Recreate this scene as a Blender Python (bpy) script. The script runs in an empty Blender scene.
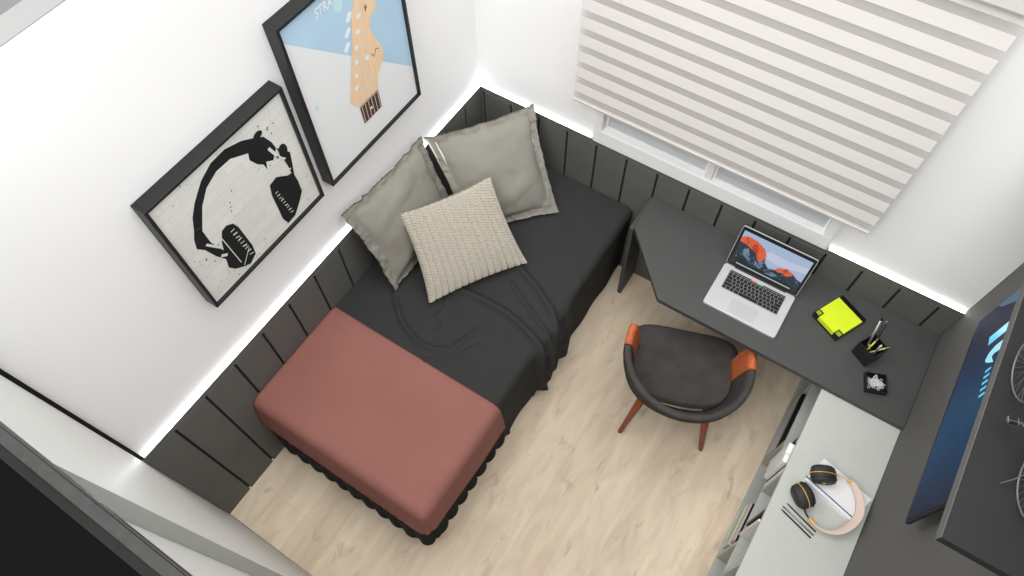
import bpy, math, random
from mathutils import Vector, Matrix, noise

S = bpy.context.scene
C = bpy.context.collection
random.seed(7)
PI = math.pi

# ------------------------------------------------------------------ camera
cam_d = bpy.data.cameras.new('camera')
cam = bpy.data.objects.new('camera', cam_d)
C.objects.link(cam)
S.camera = cam
cam_d.sensor_fit = 'HORIZONTAL'
cam_d.sensor_width = 36.0
cam_d.lens = 716.9 / 1024 * 36.0
cam_d.clip_start = 0.05
_r = Vector((0.84023, 0.54212, -0.01113)).normalized()
_d = Vector((-0.27447, 0.40752, -0.87097)).normalized()
_u = _r.cross(_d).normalized()
cam.matrix_world = Matrix(((_r.x, _u.x, -_d.x, 1.64484),
                           (_r.y, _u.y, -_d.y, -2.19345),
                           (_r.z, _u.z, -_d.z, 3.67304),
                           (0, 0, 0, 1)))

# ------------------------------------------------------------------ world, lights, exposure
W = bpy.data.worlds.new('world')
S.world = W
W.use_nodes = True
W.node_tree.nodes['Background'].inputs[0].default_value = (0.96, 0.98, 1.0, 1)
W.node_tree.nodes['Background'].inputs[1].default_value = 0.44
S.view_settings.view_transform = 'Standard'
S.view_settings.look = 'None'
S.view_settings.exposure = 0.0
S.view_settings.gamma = 1.0
S.view_settings.use_curve_mapping = False


def area(name, loc, target, sx, sy, power, col=(1, 1, 1)):
    l = bpy.data.lights.new(name, 'AREA')
    l.shape = 'RECTANGLE'
    l.size = sx
    l.size_y = sy
    l.energy = power
    l.color = col
    o = bpy.data.objects.new(name, l)
    C.objects.link(o)
    o.location = loc
    o.rotation_euler = (Vector(target) - Vector(loc)).to_track_quat('-Z', 'Y').to_euler()
    return o


area('overhead_fill', (1.35, -1.35, 5.6), (1.15, -0.85, 0), 3.4, 3.4, 165, (1.0, 0.99, 0.97))  # added overhead area lamp, well above wall height, to brighten the room
area('light_towards_pictures', (4.7, -1.6, 6.0), (0.0, -0.9, 0.6), 3.2, 3.2, 132, (1.0, 0.995, 0.98))  # added side lamp, out of view, brightening the picture wall
area('light_towards_right', (-2.4, -2.2, 5.4), (2.3, -1.0, 0.4), 2.6, 2.6, 120, (1.0, 0.995, 0.98))  # extra lamp put in to lift the right wall and cabinet bays
area('light_towards_window', (1.1, -5.0, 6.0), (1.3, 0.0, 1.0), 3.2, 3.0, 225, (1.0, 0.995, 0.98))  # unseen lamp added to light the window wall


# ------------------------------------------------------------------ materials
def mat(name, col, rough=0.6, metal=0.0, spec=0.4, var=0.0, vscale=8.0, bump=0.0, bscale=200.0,
        emit=None, estr=0.0, alpha=1.0, coords='Object', stretch=(1, 1, 1)):
    m = bpy.data.materials.new(name)
    m.use_nodes = True
    n = m.node_tree.nodes
    L = m.node_tree.links
    b = n['Principled BSDF']
    b.inputs['Base Color'].default_value = (*col, 1)
    b.inputs['Roughness'].default_value = rough
    b.inputs['Metallic'].default_value = metal
    b.inputs['Specular IOR Level'].default_value = spec
    b.inputs['Alpha'].default_value = alpha
    tc = n.new('ShaderNodeTexCoord')
    mp = n.new('ShaderNodeMapping')
    mp.inputs['Scale'].default_value = stretch
    L.new(tc.outputs[coords], mp.inputs[0])
    if var > 0:
        t = n.new('ShaderNodeTexNoise')
        t.inputs['Scale'].default_value = vscale
        t.inputs['Detail'].default_value = 5
        L.new(mp.outputs[0], t.inputs['Vector'])
        r = n.new('ShaderNodeValToRGB')
        r.color_ramp.elements[0].position = 0.3
        r.color_ramp.elements[1].position = 0.7
        r.color_ramp.elements[0].color = (*[c * (1 - var) for c in col], 1)
        r.color_ramp.elements[1].color = (*[min(1, c * (1 + var)) for c in col], 1)
        L.new(t.outputs['Fac'], r.inputs[0])
        L.new(r.outputs[0], b.inputs['Base Color'])
    if bump > 0:
        t2 = n.new('ShaderNodeTexNoise')
        t2.inputs['Scale'].default_value = bscale
        t2.inputs['Detail'].default_value = 3
        L.new(mp.outputs[0], t2.inputs['Vector'])
        bp_ = n.new('ShaderNodeBump')
        bp_.inputs['Strength'].default_value = bump
        bp_.inputs['Distance'].default_value = 0.002
        L.new(t2.outputs['Fac'], bp_.inputs['Height'])
        L.new(bp_.outputs[0], b.inputs['Normal'])
    if emit:
        b.inputs['Emission Color'].default_value = (*emit, 1)
        b.inputs['Emission Strength'].default_value = estr
    return m


def srgb(r, g, b):
    f = lambda c: (c / 255 / 12.92) if c / 255 <= 0.04045 else ((c / 255 + 0.055) / 1.055) ** 2.4
    return (f(r), f(g), f(b))


M = {}
M['wall'] = mat('white_paint', (0.88, 0.88, 0.885), 0.75, spec=0.2, bump=0.05, bscale=300)
M['wall_top'] = mat('grey_plaster_edge', srgb(140, 140, 140), 0.9, spec=0.1)
M['tvwall'] = mat('graphite_wall_panel', srgb(96, 95, 93), 0.75, spec=0.25, var=0.05, vscale=3, bump=0.05)
M['panel'] = mat('charcoal_panel', srgb(96, 96, 93), 0.6, spec=0.3, var=0.05, vscale=6, bump=0.05)
M['shelfdark'] = mat('dark_shelf_laminate', srgb(38, 38, 38), 0.6, spec=0.25, var=0.05, vscale=6)
M['lit_edge'] = mat('lit_edge_grey', srgb(100, 100, 98), 0.7, spec=0.1)  # lighter grey stands for light on the floating shelf's front edge
M['groove'] = mat('charcoal_groove', srgb(50, 50, 50), 0.8, spec=0.1)
M['desk'] = mat('graphite_laminate', srgb(71, 72, 71), 0.55, spec=0.35, var=0.04, vscale=10, bump=0.04)
M['white_lac'] = mat('white_lacquer', (0.83, 0.84, 0.81), 0.45, spec=0.3)
M['door_edge'] = mat('grey_door_edge', srgb(165, 167, 162), 0.5, spec=0.4)  # plain grey, darker than the door fronts
M['cab'] = mat('pale_grey_laminate', srgb(184, 187, 181), 0.5, spec=0.3, var=0.02, vscale=12)
M['frame_white'] = mat('white_window_frame', (0.86, 0.86, 0.86), 0.5, spec=0.3)
M['black'] = mat('black_plastic', srgb(24, 24, 24), 0.4, spec=0.4)
M['blackwood'] = mat('black_stained_wood', srgb(30, 30, 30), 0.45, spec=0.35, var=0.08, vscale=20, stretch=(1, 1, 6))
M['darkcap'] = mat('dark_board', srgb(14, 14, 14), 0.9, spec=0.0)
M['darkgrey'] = mat('dark_grey_edge', srgb(32, 32, 31), 0.7, spec=0.05, var=0.1, vscale=40)
M['midgrey'] = mat('mid_grey_edge', srgb(58, 58, 57), 0.7, spec=0.05, var=0.12, vscale=60)
M['sheet'] = mat('charcoal_cotton', srgb(53, 53, 53), 0.85, spec=0.15, var=0.05, vscale=12, bump=0.15, bscale=500)
M['skirt'] = mat('near_black_knit', srgb(40, 43, 42), 0.9, spec=0.1, bump=0.4, bscale=150)
M['pink'] = mat('terracotta_pink_blanket', srgb(145, 98, 90), 0.85, spec=0.15, var=0.05, vscale=4, bump=0.12, bscale=400)
M['pillow'] = mat('greige_linen', srgb(138, 135, 127), 0.9, spec=0.1, var=0.04, vscale=10, bump=0.25, bscale=600)
M['knit'] = mat('cream_knit', srgb(182, 176, 164), 0.95, spec=0.05, var=0.17, vscale=150, bump=0.5, bscale=350)
M['chair_fab'] = mat('slate_fabric', srgb(69, 66, 65), 0.9, spec=0.15, var=0.14, vscale=16, bump=0.3, bscale=500)
M['chair_wood'] = mat('orange_leather_wrap', srgb(186, 98, 58), 0.55, spec=0.35, var=0.25, vscale=60, bump=0.4, bscale=260, stretch=(3, 1, 1))
M['leg_wood'] = mat('reddish_walnut', srgb(150, 76, 48), 0.45, spec=0.35, var=0.2, vscale=40, stretch=(4, 4, 0.6))
M['silver'] = mat('silver_aluminium', srgb(205, 205, 207), 0.4, metal=0.35, spec=0.5)
M['silver_dk'] = mat('brushed_steel', srgb(150, 150, 152), 0.35, metal=0.7, spec=0.5)
M['key'] = mat('black_key', srgb(30, 30, 31), 0.5, spec=0.3)
M['lime'] = mat('lime_paper', srgb(206, 226, 46), 0.8, spec=0.1)
M['lime_dull'] = mat('lime_flag_paper', srgb(150, 165, 50), 0.8, spec=0.1)
M['yellowpen'] = mat('yellow_green_pencil', srgb(200, 200, 96), 0.5, spec=0.3)
M['acrylic'] = mat('black_acrylic', srgb(26, 26, 26), 0.25, spec=0.5)
M['clip'] = mat('white_coated_wire', srgb(235, 235, 235), 0.4, spec=0.4)
M['gold'] = mat('amber_accent', srgb(220, 165, 70), 0.4, metal=0.3, spec=0.5)
M['hp_black'] = mat('headphone_graphite', srgb(48, 48, 47), 0.55, spec=0.3, var=0.1, vscale=50)
M['hp_cream'] = mat('blush_padding', srgb(208, 188, 176), 0.7, spec=0.2)
M['paper'] = mat('white_paper', srgb(240, 240, 238), 0.7, spec=0.2)
M['notebook'] = mat('white_grey_cover', srgb(226, 226, 226), 0.6, spec=0.3)
M['blue'] = mat('navy_blue', srgb(38, 36, 120), 0.5, spec=0.3)
M['navy'] = mat('deep_navy_cover', srgb(32, 28, 72), 0.6, spec=0.2)
M['tan'] = mat('tan_wood', srgb(192, 152, 112), 0.6, spec=0.2, var=0.12, vscale=60)
M['boxgreen'] = mat('pale_green_card', srgb(196, 206, 192), 0.7, spec=0.1)
M['cream'] = mat('cream_pages', srgb(212, 205, 190), 0.8, spec=0.1)
M['bike'] = mat('grey_bike_metal', srgb(105, 105, 104), 0.4, metal=0.3, spec=0.4)
M['bike_dk'] = mat('bike_rubber', srgb(30, 30, 30), 0.7, spec=0.2)
M['strap'] = mat('pale_binding', srgb(222, 222, 215), 0.8, spec=0.1)
M['led'] = mat('led_strip_diffuser', (1, 1, 1), 0.5, emit=(1, 1, 1), estr=6.0)
M['rail'] = mat('blind_rail_white', srgb(200, 196, 192), 0.5, spec=0.3)
M['cyan_px'] = mat('screen_cyan', srgb(90, 190, 225), 0.3, emit=srgb(95, 195, 228), estr=0.45)
M['cyan_px2'] = mat('screen_pale_cyan', srgb(150, 215, 230), 0.3, emit=srgb(150, 215, 232), estr=0.45)


def fabric_blind(name, base, sheer_alpha, z0, period, dark):
    """Roller blind fabric woven with solid stripes and see-through stripes (repeat set along height)."""
    m = bpy.data.materials.new(name)
    m.use_nodes = True
    n = m.node_tree.nodes
    L = m.node_tree.links
    b = n['Principled BSDF']
    b.inputs['Roughness'].default_value = 0.9
    b.inputs['Specular IOR Level'].default_value = 0.1
    tc = n.new('ShaderNodeTexCoord')
    sp = n.new('ShaderNodeSeparateXYZ')
    L.new(tc.outputs['Object'], sp.inputs[0])
    sub = n.new('ShaderNodeMath'); sub.operation = 'SUBTRACT'; sub.inputs[1].default_value = z0
    L.new(sp.outputs['Z'], sub.inputs[0])
    dv = n.new('ShaderNodeMath'); dv.operation = 'DIVIDE'; dv.inputs[1].default_value = period
    L.new(sub.outputs[0], dv.inputs[0])
    fr = n.new('ShaderNodeMath'); fr.operation = 'FRACT'
    L.new(dv.outputs[0], fr.inputs[0])
    lt = n.new('ShaderNodeMath'); lt.operation = 'LESS_THAN'; lt.inputs[1].default_value = dark / period
    L.new(fr.outputs[0], lt.inputs[0])
    mx = n.new('ShaderNodeMixRGB')
    mx.inputs[1].default_value = (*base, 1)
    mx.inputs[2].default_value = (*[c * 0.95 for c in base], 1)
    L.new(lt.outputs[0], mx.inputs[0])
    L.new(mx.outputs[0], b.inputs['Base Color'])
    al = n.new('ShaderNodeMapRange')
    al.inputs['To Min'].default_value = 1.0
    al.inputs['To Max'].default_value = sheer_alpha
    L.new(lt.outputs[0], al.inputs['Value'])
    L.new(al.outputs[0], b.inputs['Alpha'])
    t2 = n.new('ShaderNodeTexNoise')
    t2.inputs['Scale'].default_value = 700
    L.new(tc.outputs['Object'], t2.inputs['Vector'])
    bp_ = n.new('ShaderNodeBump'); bp_.inputs['Strength'].default_value = 0.2; bp_.inputs['Distance'].default_value = 0.001
    L.new(t2.outputs['Fac'], bp_.inputs['Height'])
    L.new(bp_.outputs[0], b.inputs['Normal'])
    return m


def wood_floor():
    m = bpy.data.materials.new('light_oak_planks')
    m.use_nodes = True
    n = m.node_tree.nodes
    L = m.node_tree.links
    b = n['Principled BSDF']
    b.inputs['Roughness'].default_value = 0.5
    b.inputs['Specular IOR Level'].default_value = 0.3
    tc = n.new('ShaderNodeTexCoord')
    mp = n.new('ShaderNodeMapping')
    mp.inputs['Rotation'].default_value = (0, 0, PI / 2)
    mp.inputs['Location'].default_value = (0.37, 0.055, 0)
    L.new(tc.outputs['Object'], mp.inputs[0])
    br = n.new('ShaderNodeTexBrick')
    br.offset = 0.37
    br.inputs['Scale'].default_value = 1.0
    br.inputs['Brick Width'].default_value = 1.25
    br.inputs['Row Height'].default_value = 0.19
    br.inputs['Mortar Size'].default_value = 0.0009
    br.inputs['Mortar Smooth'].default_value = 0.3
    br.inputs['Color1'].default_value = (*srgb(234, 219, 196), 1)
    br.inputs['Color2'].default_value = (*srgb(222, 204, 181), 1)
    br.inputs['Mortar'].default_value = (*srgb(212, 194, 171), 1)
    L.new(mp.outputs[0], br.inputs['Vector'])
    # grain, long along the plank
    mg = n.new('ShaderNodeMapping')
    mg.inputs['Scale'].default_value = (3.6, 1.0, 1)
    L.new(tc.outputs['Object'], mg.inputs[0])
    g = n.new('ShaderNodeTexNoise')
    g.inputs['Scale'].default_value = 3.0
    g.inputs['Detail'].default_value = 7
    g.inputs['Distortion'].default_value = 1.2
    L.new(mg.outputs[0], g.inputs['Vector'])
    gr = n.new('ShaderNodeValToRGB')
    gr.color_ramp.elements[0].position = 0.3
    gr.color_ramp.elements[0].color = (0.84, 0.80, 0.77, 1)
    gr.color_ramp.elements[1].position = 0.68
    gr.color_ramp.elements[1].color = (1.06, 1.05, 1.03, 1)
    L.new(g.outputs['Fac'], gr.inputs[0])
    mul = n.new('ShaderNodeMixRGB'); mul.blend_type = 'MULTIPLY'; mul.inputs[0].default_value = 0.85
    L.new(br.outputs['Color'], mul.inputs[1]); L.new(gr.outputs[0], mul.inputs[2])
    # knots
    mk = n.new('ShaderNodeMapping')
    mk.inputs['Scale'].default_value = (6.5, 2.6, 1)
    L.new(tc.outputs['Object'], mk.inputs[0])
    nz = n.new('ShaderNodeTexNoise'); nz.inputs['Scale'].default_value = 2.2; nz.inputs['Detail'].default_value = 5
    nz.inputs['Distortion'].default_value = 0.9
    L.new(mk.outputs[0], nz.inputs['Vector'])
    kr = n.new('ShaderNodeValToRGB')
    kr.color_ramp.elements[0].position = 0.60
    kr.color_ramp.elements[0].color = (0, 0, 0, 1)
    kr.color_ramp.elements[1].position = 0.78
    kr.color_ramp.elements[1].color = (0.6, 0.6, 0.6, 1)
    L.new(nz.outputs['Fac'], kr.inputs[0])
    mk2 = n.new('ShaderNodeMixRGB')
    mk2.inputs[2].default_value = (*srgb(158, 134, 112), 1)
    L.new(kr.outputs[0], mk2.inputs[0]); L.new(mul.outputs[0], mk2.inputs[1])
    L.new(mk2.outputs[0], b.inputs['Base Color'])
    return m


M['floor'] = wood_floor()


def brick_print():
    m = bpy.data.materials.new('white_brick_print')
    m.use_nodes = True
    n = m.node_tree.nodes
    L = m.node_tree.links
    b = n['Principled BSDF']
    b.inputs['Roughness'].default_value = 0.6
    tc = n.new('ShaderNodeTexCoord')
    sp = n.new('ShaderNodeSeparateXYZ'); L.new(tc.outputs['Object'], sp.inputs[0])
    cb = n.new('ShaderNodeCombineXYZ'); L.new(sp.outputs['Y'], cb.inputs[0]); L.new(sp.outputs['Z'], cb.inputs[1])
    br = n.new('ShaderNodeTexBrick')
    br.inputs['Scale'].default_value = 1
    br.inputs['Brick Width'].default_value = 0.12
    br.inputs['Row Height'].default_value = 0.042
    br.inputs['Mortar Size'].default_value = 0.0022
    br.inputs['Mortar Smooth'].default_value = 1.0
    br.inputs['Color1'].default_value = (*srgb(222, 223, 218), 1)
    br.inputs['Color2'].default_value = (*srgb(214, 214, 208), 1)
    br.inputs['Mortar'].default_value = (*srgb(206, 206, 199), 1)
    nz = n.new('ShaderNodeTexNoise'); nz.inputs['Scale'].default_value = 14
    L.new(tc.outputs['Object'], nz.inputs['Vector'])
    va = n.new('ShaderNodeMixRGB'); va.blend_type = 'ADD'; va.inputs[0].default_value = 0.02
    L.new(cb.outputs[0], va.inputs[1]); L.new(nz.outputs['Color'], va.inputs[2])
    L.new(va.outputs[0], br.inputs['Vector'])
    # speckle of black spray
    v = n.new('ShaderNodeTexVoronoi'); v.inputs['Scale'].default_value = 55
    L.new(tc.outputs['Object'], v.inputs['Vector'])
    lt = n.new('ShaderNodeMath'); lt.operation = 'LESS_THAN'; lt.inputs[1].default_value = 0.13
    L.new(v.outputs['Distance'], lt.inputs[0])
    n2 = n.new('ShaderNodeTexNoise'); n2.inputs['Scale'].default_value = 6; n2.inputs['Detail'].default_value = 2
    L.new(tc.outputs['Object'], n2.inputs['Vector'])
    gt = n.new('ShaderNodeMath'); gt.operation = 'GREATER_THAN'; gt.inputs[1].default_value = 0.60
    L.new(n2.outputs['Fac'], gt.inputs[0])
    mu = n.new('ShaderNodeMath'); mu.operation = 'MULTIPLY'
    L.new(lt.outputs[0], mu.inputs[0]); L.new(gt.outputs[0], mu.inputs[1])
    mx = n.new('ShaderNodeMixRGB'); mx.inputs[2].default_value = (0.05, 0.05, 0.05, 1)
    L.new(mu.outputs[0], mx.inputs[0]); L.new(br.outputs['Color'], mx.inputs[1])
    L.new(mx.outputs[0], b.inputs['Base Color'])
    return m


def screen_mat(name, ramp, axis, lo, hi, strength, nscale=0.0):
    """A lit display: its picture is a colour ramp along one axis of the panel."""
    m = bpy.data.materials.new(name)
    m.use_nodes = True
    n = m.node_tree.nodes
    L = m.node_tree.links
    b = n['Principled BSDF']
    b.inputs['Roughness'].default_value = 0.6
    b.inputs['Specular IOR Level'].default_value = 0.12
    b.inputs['Base Color'].default_value = (0.01, 0.01, 0.012, 1)
    tc = n.new('ShaderNodeTexCoord')
    sp = n.new('ShaderNodeSeparateXYZ'); L.new(tc.outputs['Object'], sp.inputs[0])
    mr = n.new('ShaderNodeMapRange')
    mr.inputs['From Min'].default_value = lo; mr.inputs['From Max'].default_value = hi
    L.new(sp.outputs[axis], mr.inputs['Value'])
    src = mr.outputs[0]
    if nscale:
        nz = n.new('ShaderNodeTexNoise'); nz.inputs['Scale'].default_value = nscale; nz.inputs['Detail'].default_value = 3
        L.new(tc.outputs['Object'], nz.inputs['Vector'])
        ad = n.new('ShaderNodeMath'); ad.operation = 'MULTIPLY_ADD'
        ad.inputs[1].default_value = 0.3; ad.inputs[2].default_value = -0.15
        L.new(nz.outputs['Fac'], ad.inputs[0])
        a2 = n.new('ShaderNodeMath'); a2.operation = 'ADD'
        L.new(ad.outputs[0], a2.inputs[0]); L.new(src, a2.inputs[1])
        src = a2.outputs[0]
    r = n.new('ShaderNodeValToRGB')
    e = r.color_ramp.elements
    while len(e) < len(ramp):
        e.new(0.5)
    for i, (p, c) in enumerate(ramp):
        e[i].position = p
        e[i].color = (*c, 1)
    L.new(src, r.inputs[0])
    L.new(r.outputs[0], b.inputs['Emission Color'])
    b.inputs['Emission Strength'].default_value = strength
    return m


# ------------------------------------------------------------------ mesh helpers
class MB:
    def __init__(s):
        s.v = []; s.f = []; s.m = []

    def add(s, vs, fs, m=0):
        o = len(s.v)
        s.v += [tuple(x) for x in vs]
        s.f += [tuple(o + i for i in f) for f in fs]
        s.m += [m] * len(fs)
        return s

    def box(s, x0, x1, y0, y1, z0, z1, m=0):
        x0, x1 = sorted((x0, x1)); y0, y1 = sorted((y0, y1)); z0, z1 = sorted((z0, z1))
        vs = [(x0, y0, z0), (x1, y0, z0), (x1, y1, z0), (x0, y1, z0), (x0, y0, z1), (x1, y0, z1), (x1, y1, z1), (x0, y1, z1)]
        fs = [(0, 3, 2, 1), (4, 5, 6, 7), (0, 1, 5, 4), (1, 2, 6, 5), (2, 3, 7, 6), (3, 0, 4, 7)]
        return s.add(vs, fs, m)

    def obox(s, c, ax, ay, az, m=0):
        """box about centre c with half-axis vectors"""
        c = Vector(c); ax = Vector(ax); ay = Vector(ay); az = Vector(az)
        vs = [c + i * ax + j * ay + k * az for k in (-1, 1) for i, j in ((-1, -1), (1, -1), (1, 1), (-1, 1))]
        fs = [(0, 3, 2, 1), (4, 5, 6, 7), (0, 1, 5, 4), (1, 2, 6, 5), (2, 3, 7, 6), (3, 0, 4, 7)]
        return s.add(vs, fs, m)

    def prism(s, poly, fn, d0, d1, m=0):
        """poly in 2D, fn(u, v, d) gives a point"""
        n = len(poly)
        vs = [fn(u, v, d0) for u, v in poly] + [fn(u, v, d1) for u, v in poly]
        fs = [tuple(range(n))[::-1], tuple(range(n, 2 * n))] + [(i, (i + 1) % n, n + (i + 1) % n, n + i) for i in range(n)]
        return s.add(vs, fs, m)

    def tube(s, pts, r, n=10, m=0, closed=False, flat=None):
        """round tube along pts; r a number or a list; flat = (vector, factor) squashes the section"""
        pts = [Vector(p) for p in pts]
        N = len(pts)
        rs = r if isinstance(r, (list, tuple)) else [r] * N
        rings = []
        up = None
        for i, p in enumerate(pts):
            if closed:
                t = (pts[(i + 1) % N] - pts[i - 1]).normalized()
            else:
                t = (pts[min(i + 1, N - 1)] - pts[max(i - 1, 0)]).normalized()
            if up is None:
                a = Vector((0, 0, 1)) if abs(t.z) < 0.9 else Vector((1, 0, 0))
                up = (a - t * a.dot(t)).normalized()
            else:
                up = (up - t * up.dot(t)).normalized()
            sd = t.cross(up)
            ring = []
            for k in range(n):
                a = 2 * PI * k / n
                ring.append(p + rs[i] * (math.cos(a) * up + math.sin(a) * sd))
            rings.append(ring)
        vs = [q for ring in rings for q in ring]
        fs = []
        for i in range(N if closed else N - 1):
            j = (i + 1) % N
            for k in range(n):
                fs.append((i * n + k, i * n + (k + 1) % n, j * n + (k + 1) % n, j * n + k))
        if not closed:
            fs.append(tuple(range(n))[::-1])
            fs.append(tuple((N - 1) * n + k for k in range(n)))
        return s.add(vs, fs, m)

    def grid(s, fn, nu, nv, m=0, closeu=False):
        vs = [fn(i / nu, j / nv) for i in range(nu + (0 if closeu else 1)) for j in range(nv + 1)]
        w = nv + 1
        fs = []
        for i in range(nu):
            i2 = (i + 1) % nu if closeu else i + 1
            for j in range(nv):
                fs.append((i * w + j, i2 * w + j, i2 * w + j + 1, i * w + j + 1))
        return s.add(vs, fs, m)

    def build(s, name, mats, parent=None, off=(0, 0, 0), smooth=False, bevel=0.0, seg=2, solid=0.0):
        me = bpy.data.meshes.new(name)
        o3 = Vector(off)
        me.from_pydata([tuple(Vector(v) - o3) for v in s.v], [], s.f)
        if not isinstance(mats, (list, tuple)):
            mats = [mats]
        for k in mats:
            me.materials.append(M[k] if isinstance(k, str) else k)
        me.polygons.foreach_set('material_index', s.m)
        if smooth:
            me.polygons.foreach_set('use_smooth', [True] * len(me.polygons))
        me.update()
        o = bpy.data.objects.new(name, me)
        C.objects.link(o)
        if parent:
            o.parent = parent
        elif off != (0, 0, 0):
            o.location = off
        if solid:
            md = o.modifiers.new('solid', 'SOLIDIFY'); md.thickness = solid; md.offset = -1
        if bevel:
            md = o.modifiers.new('bevel', 'BEVEL'); md.width = bevel; md.segments = seg; md.limit_method = 'ANGLE'
            md.angle_limit = math.radians(40)
        return o


def tag(o, label, cat, group=None, kind=None):
    o['label'] = label
    o['category'] = cat
    if group: o['group'] = group
    if kind: o['kind'] = kind
    return o


def struct(o, label, cat):
    o['kind'] = 'structure'
    o['label'] = label
    o['category'] = cat
    return o


def thing(name, label, cat, loc=(0, 0, 0), rz=0.0, group=None):
    o = bpy.data.objects.new(name, None)
    o.empty_display_size = 0.05
    C.objects.link(o)
    o.location = loc
    o.rotation_euler = (0, 0, rz)
    tag(o, label, cat, group)
    return o


def rrect(w, h, r, n=5):
    """rounded rectangle outline centred on 0"""
    out = []
    for cx, cy, a0 in ((w / 2 - r, h / 2 - r, 0), (-w / 2 + r, h / 2 - r, 90), (-w / 2 + r, -h / 2 + r, 180), (w / 2 - r, -h / 2 + r, 270)):
        for k in range(n + 1):
            a = math.radians(a0 + 90 * k / n)
            out.append((cx + r * math.cos(a), cy + r * math.sin(a)))
    return out


def text_mesh(txt, size, name):
    cu = bpy.data.curves.new(name, 'FONT')
    cu.body = txt
    cu.size = size
    cu.offset = size * 0.03
    ob = bpy.data.objects.new(name, cu)
    me = bpy.data.meshes.new_from_object(ob)
    vs = [tuple(v.co) for v in me.vertices]
    fs = [tuple(p.vertices) for p in me.polygons]
    bpy.data.objects.remove(ob)
    bpy.data.curves.remove(cu)
    bpy.data.meshes.remove(me)
    return vs, fs


# ================================================================== THE ROOM
WX0, WX1 = -0.020, 2.476     # painted left wall, dark right wall
WYB = 0.017                  # painted back wall
HW = 2.548                   # top of the walls
HP = 0.953                   # top of the panelling
GS = 0.1691                  # panel spacing

struct(MB().box(-0.115, 2.566, -3.3, 0.125, -0.08, 0.0).build('floor', 'floor'),
       'light oak plank floor of the small bedroom', 'floor')

o = MB().box(-0.105, WX0, -3.3, 0.125, 0.0, HW - 0.002, 0).box(-0.105, WX0, -3.3, 0.125, HW - 0.002, HW, 1).build('wall_left', ['wall', 'wall_top'])
struct(o, 'white painted wall behind the bed with two framed pictures', 'wall')

# window opening
OX0, OX1, OZ0, OZ1 = 0.70, 1.83, 1.00, 2.40
b = MB()
b.box(WX0, OX0, WYB, 0.125, 0, HW); b.box(OX1, 2.566, WYB, 0.125, 0, HW)
b.box(OX0, OX1, WYB, 0.125, 0, OZ0); b.box(OX0, OX1, WYB, 0.125, OZ1, HW)
struct(b.build('wall_back', 'wall'), 'white painted window wall above the dark panelling', 'wall')

struct(MB().box(WX1, 2.566, -3.3, WYB, 0, HW).build('wall_right', 'tvwall'),
       'dark grey panelled wall carrying the television', 'wall')


# panelling: backing board, separate slats with open grooves between, top rail
def wainscot(name, along_y, start, end, g0, label):
    root = bpy.data.objects.new(name, None)
    C.objects.link(root)
    struct(root, label, 'wall panelling')
    gw = 0.011
    edges = []
    k = 0
    while g0 + k * GS < end:
        if g0 + k * GS > start: edges.append(g0 + k * GS)
        k += 1

    def bx(mb, a0, a1, d0, d1, z0, z1):
        # a along the wall, d distance out from front plane (0 = front, positive = into the wall)
        if along_y: mb.box(-d1, -d0, -a1, -a0, z0, z1)
        else: mb.box(a0, a1, d0, d1, z0, z1)
    back = MB(); bx(back, start, end, 0.0140, 0.0165, 0.0, HP - 0.004)
    back.build('backing_board', 'groove', root)
    rail = MB(); bx(rail, start, end, 0.0, 0.0138, HP - 0.03, HP)
    rail.build('top_rail', 'panel', root)
    prev = start
    for e in edges + [end + gw / 2]:
        a, c = prev, e - gw / 2
        if c - a > 0.004:
            sl = MB(); bx(sl, a, c, 0.0, 0.0138, 0.0, HP - 0.031)
            sl.build('slat', 'panel', root, bevel=0.0015, seg=1)
        prev = e + gw / 2
    return root


wainscot('trim_1', True, 0.0, 2.329, 1.1588 - 7 * GS + GS, 'charcoal grooved panelling low on the picture wall')
wainscot('trim_2', False, 0.0, WX1, 0.0157, 'charcoal grooved panelling low on the window wall')

tag(MB().box(-0.0195, -0.003, -2.316, 0.0, HP, HP + 0.003).build('led_strip', 'led'),
    'glowing white light strip along the panelling under the two pictures', 'light strip')
tag(MB().box(0.0, 0.655, 0.003, 0.0165, HP, HP + 0.003).build('led_strip', 'led'),
    'short glowing white light strip between the bed corner and the window', 'light strip')
tag(MB().box(1.875, WX1 - 0.002, 0.003, 0.0165, HP, HP + 0.003).build('led_strip', 'led'),
    'glowing white light strip right of the window above the desk', 'light strip')

# window
win = bpy.data.objects.new('window_1', None); C.objects.link(win)
struct(win, 'white sliding window behind the striped blind', 'window')
b = MB()
FX0, FX1, FZ0, FZ1 = 0.672, 1.86, HP + 0.001, 2.44
b.box(FX0, FX1, -0.008, 0.06, FZ0, 1.040); b.box(FX0, FX1, -0.008, 0.06, FZ1 - 0.07, FZ1)
b.box(FX0, 0.712, -0.008, 0.06, 1.040, FZ1 - 0.07); b.box(1.818, FX1, -0.008, 0.06, 1.040, FZ1 - 0.07)
b.build('window_frame', 'frame_white', win, bevel=0.003)
MB().box(1.243, 1.277, 0.0, 0.055, 1.040, FZ1 - 0.07).build('mullion', 'frame_white', win, bevel=0.002)
b = MB()
b.box(FX0 - 0.006, FX0 - 0.0005, -0.004, 0.0165, FZ0, FZ1); b.box(FX1 + 0.0005, FX1 + 0.006, -0.004, 0.0165, FZ0, FZ1)
b.build('casing', 'frame_white', win)
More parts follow.
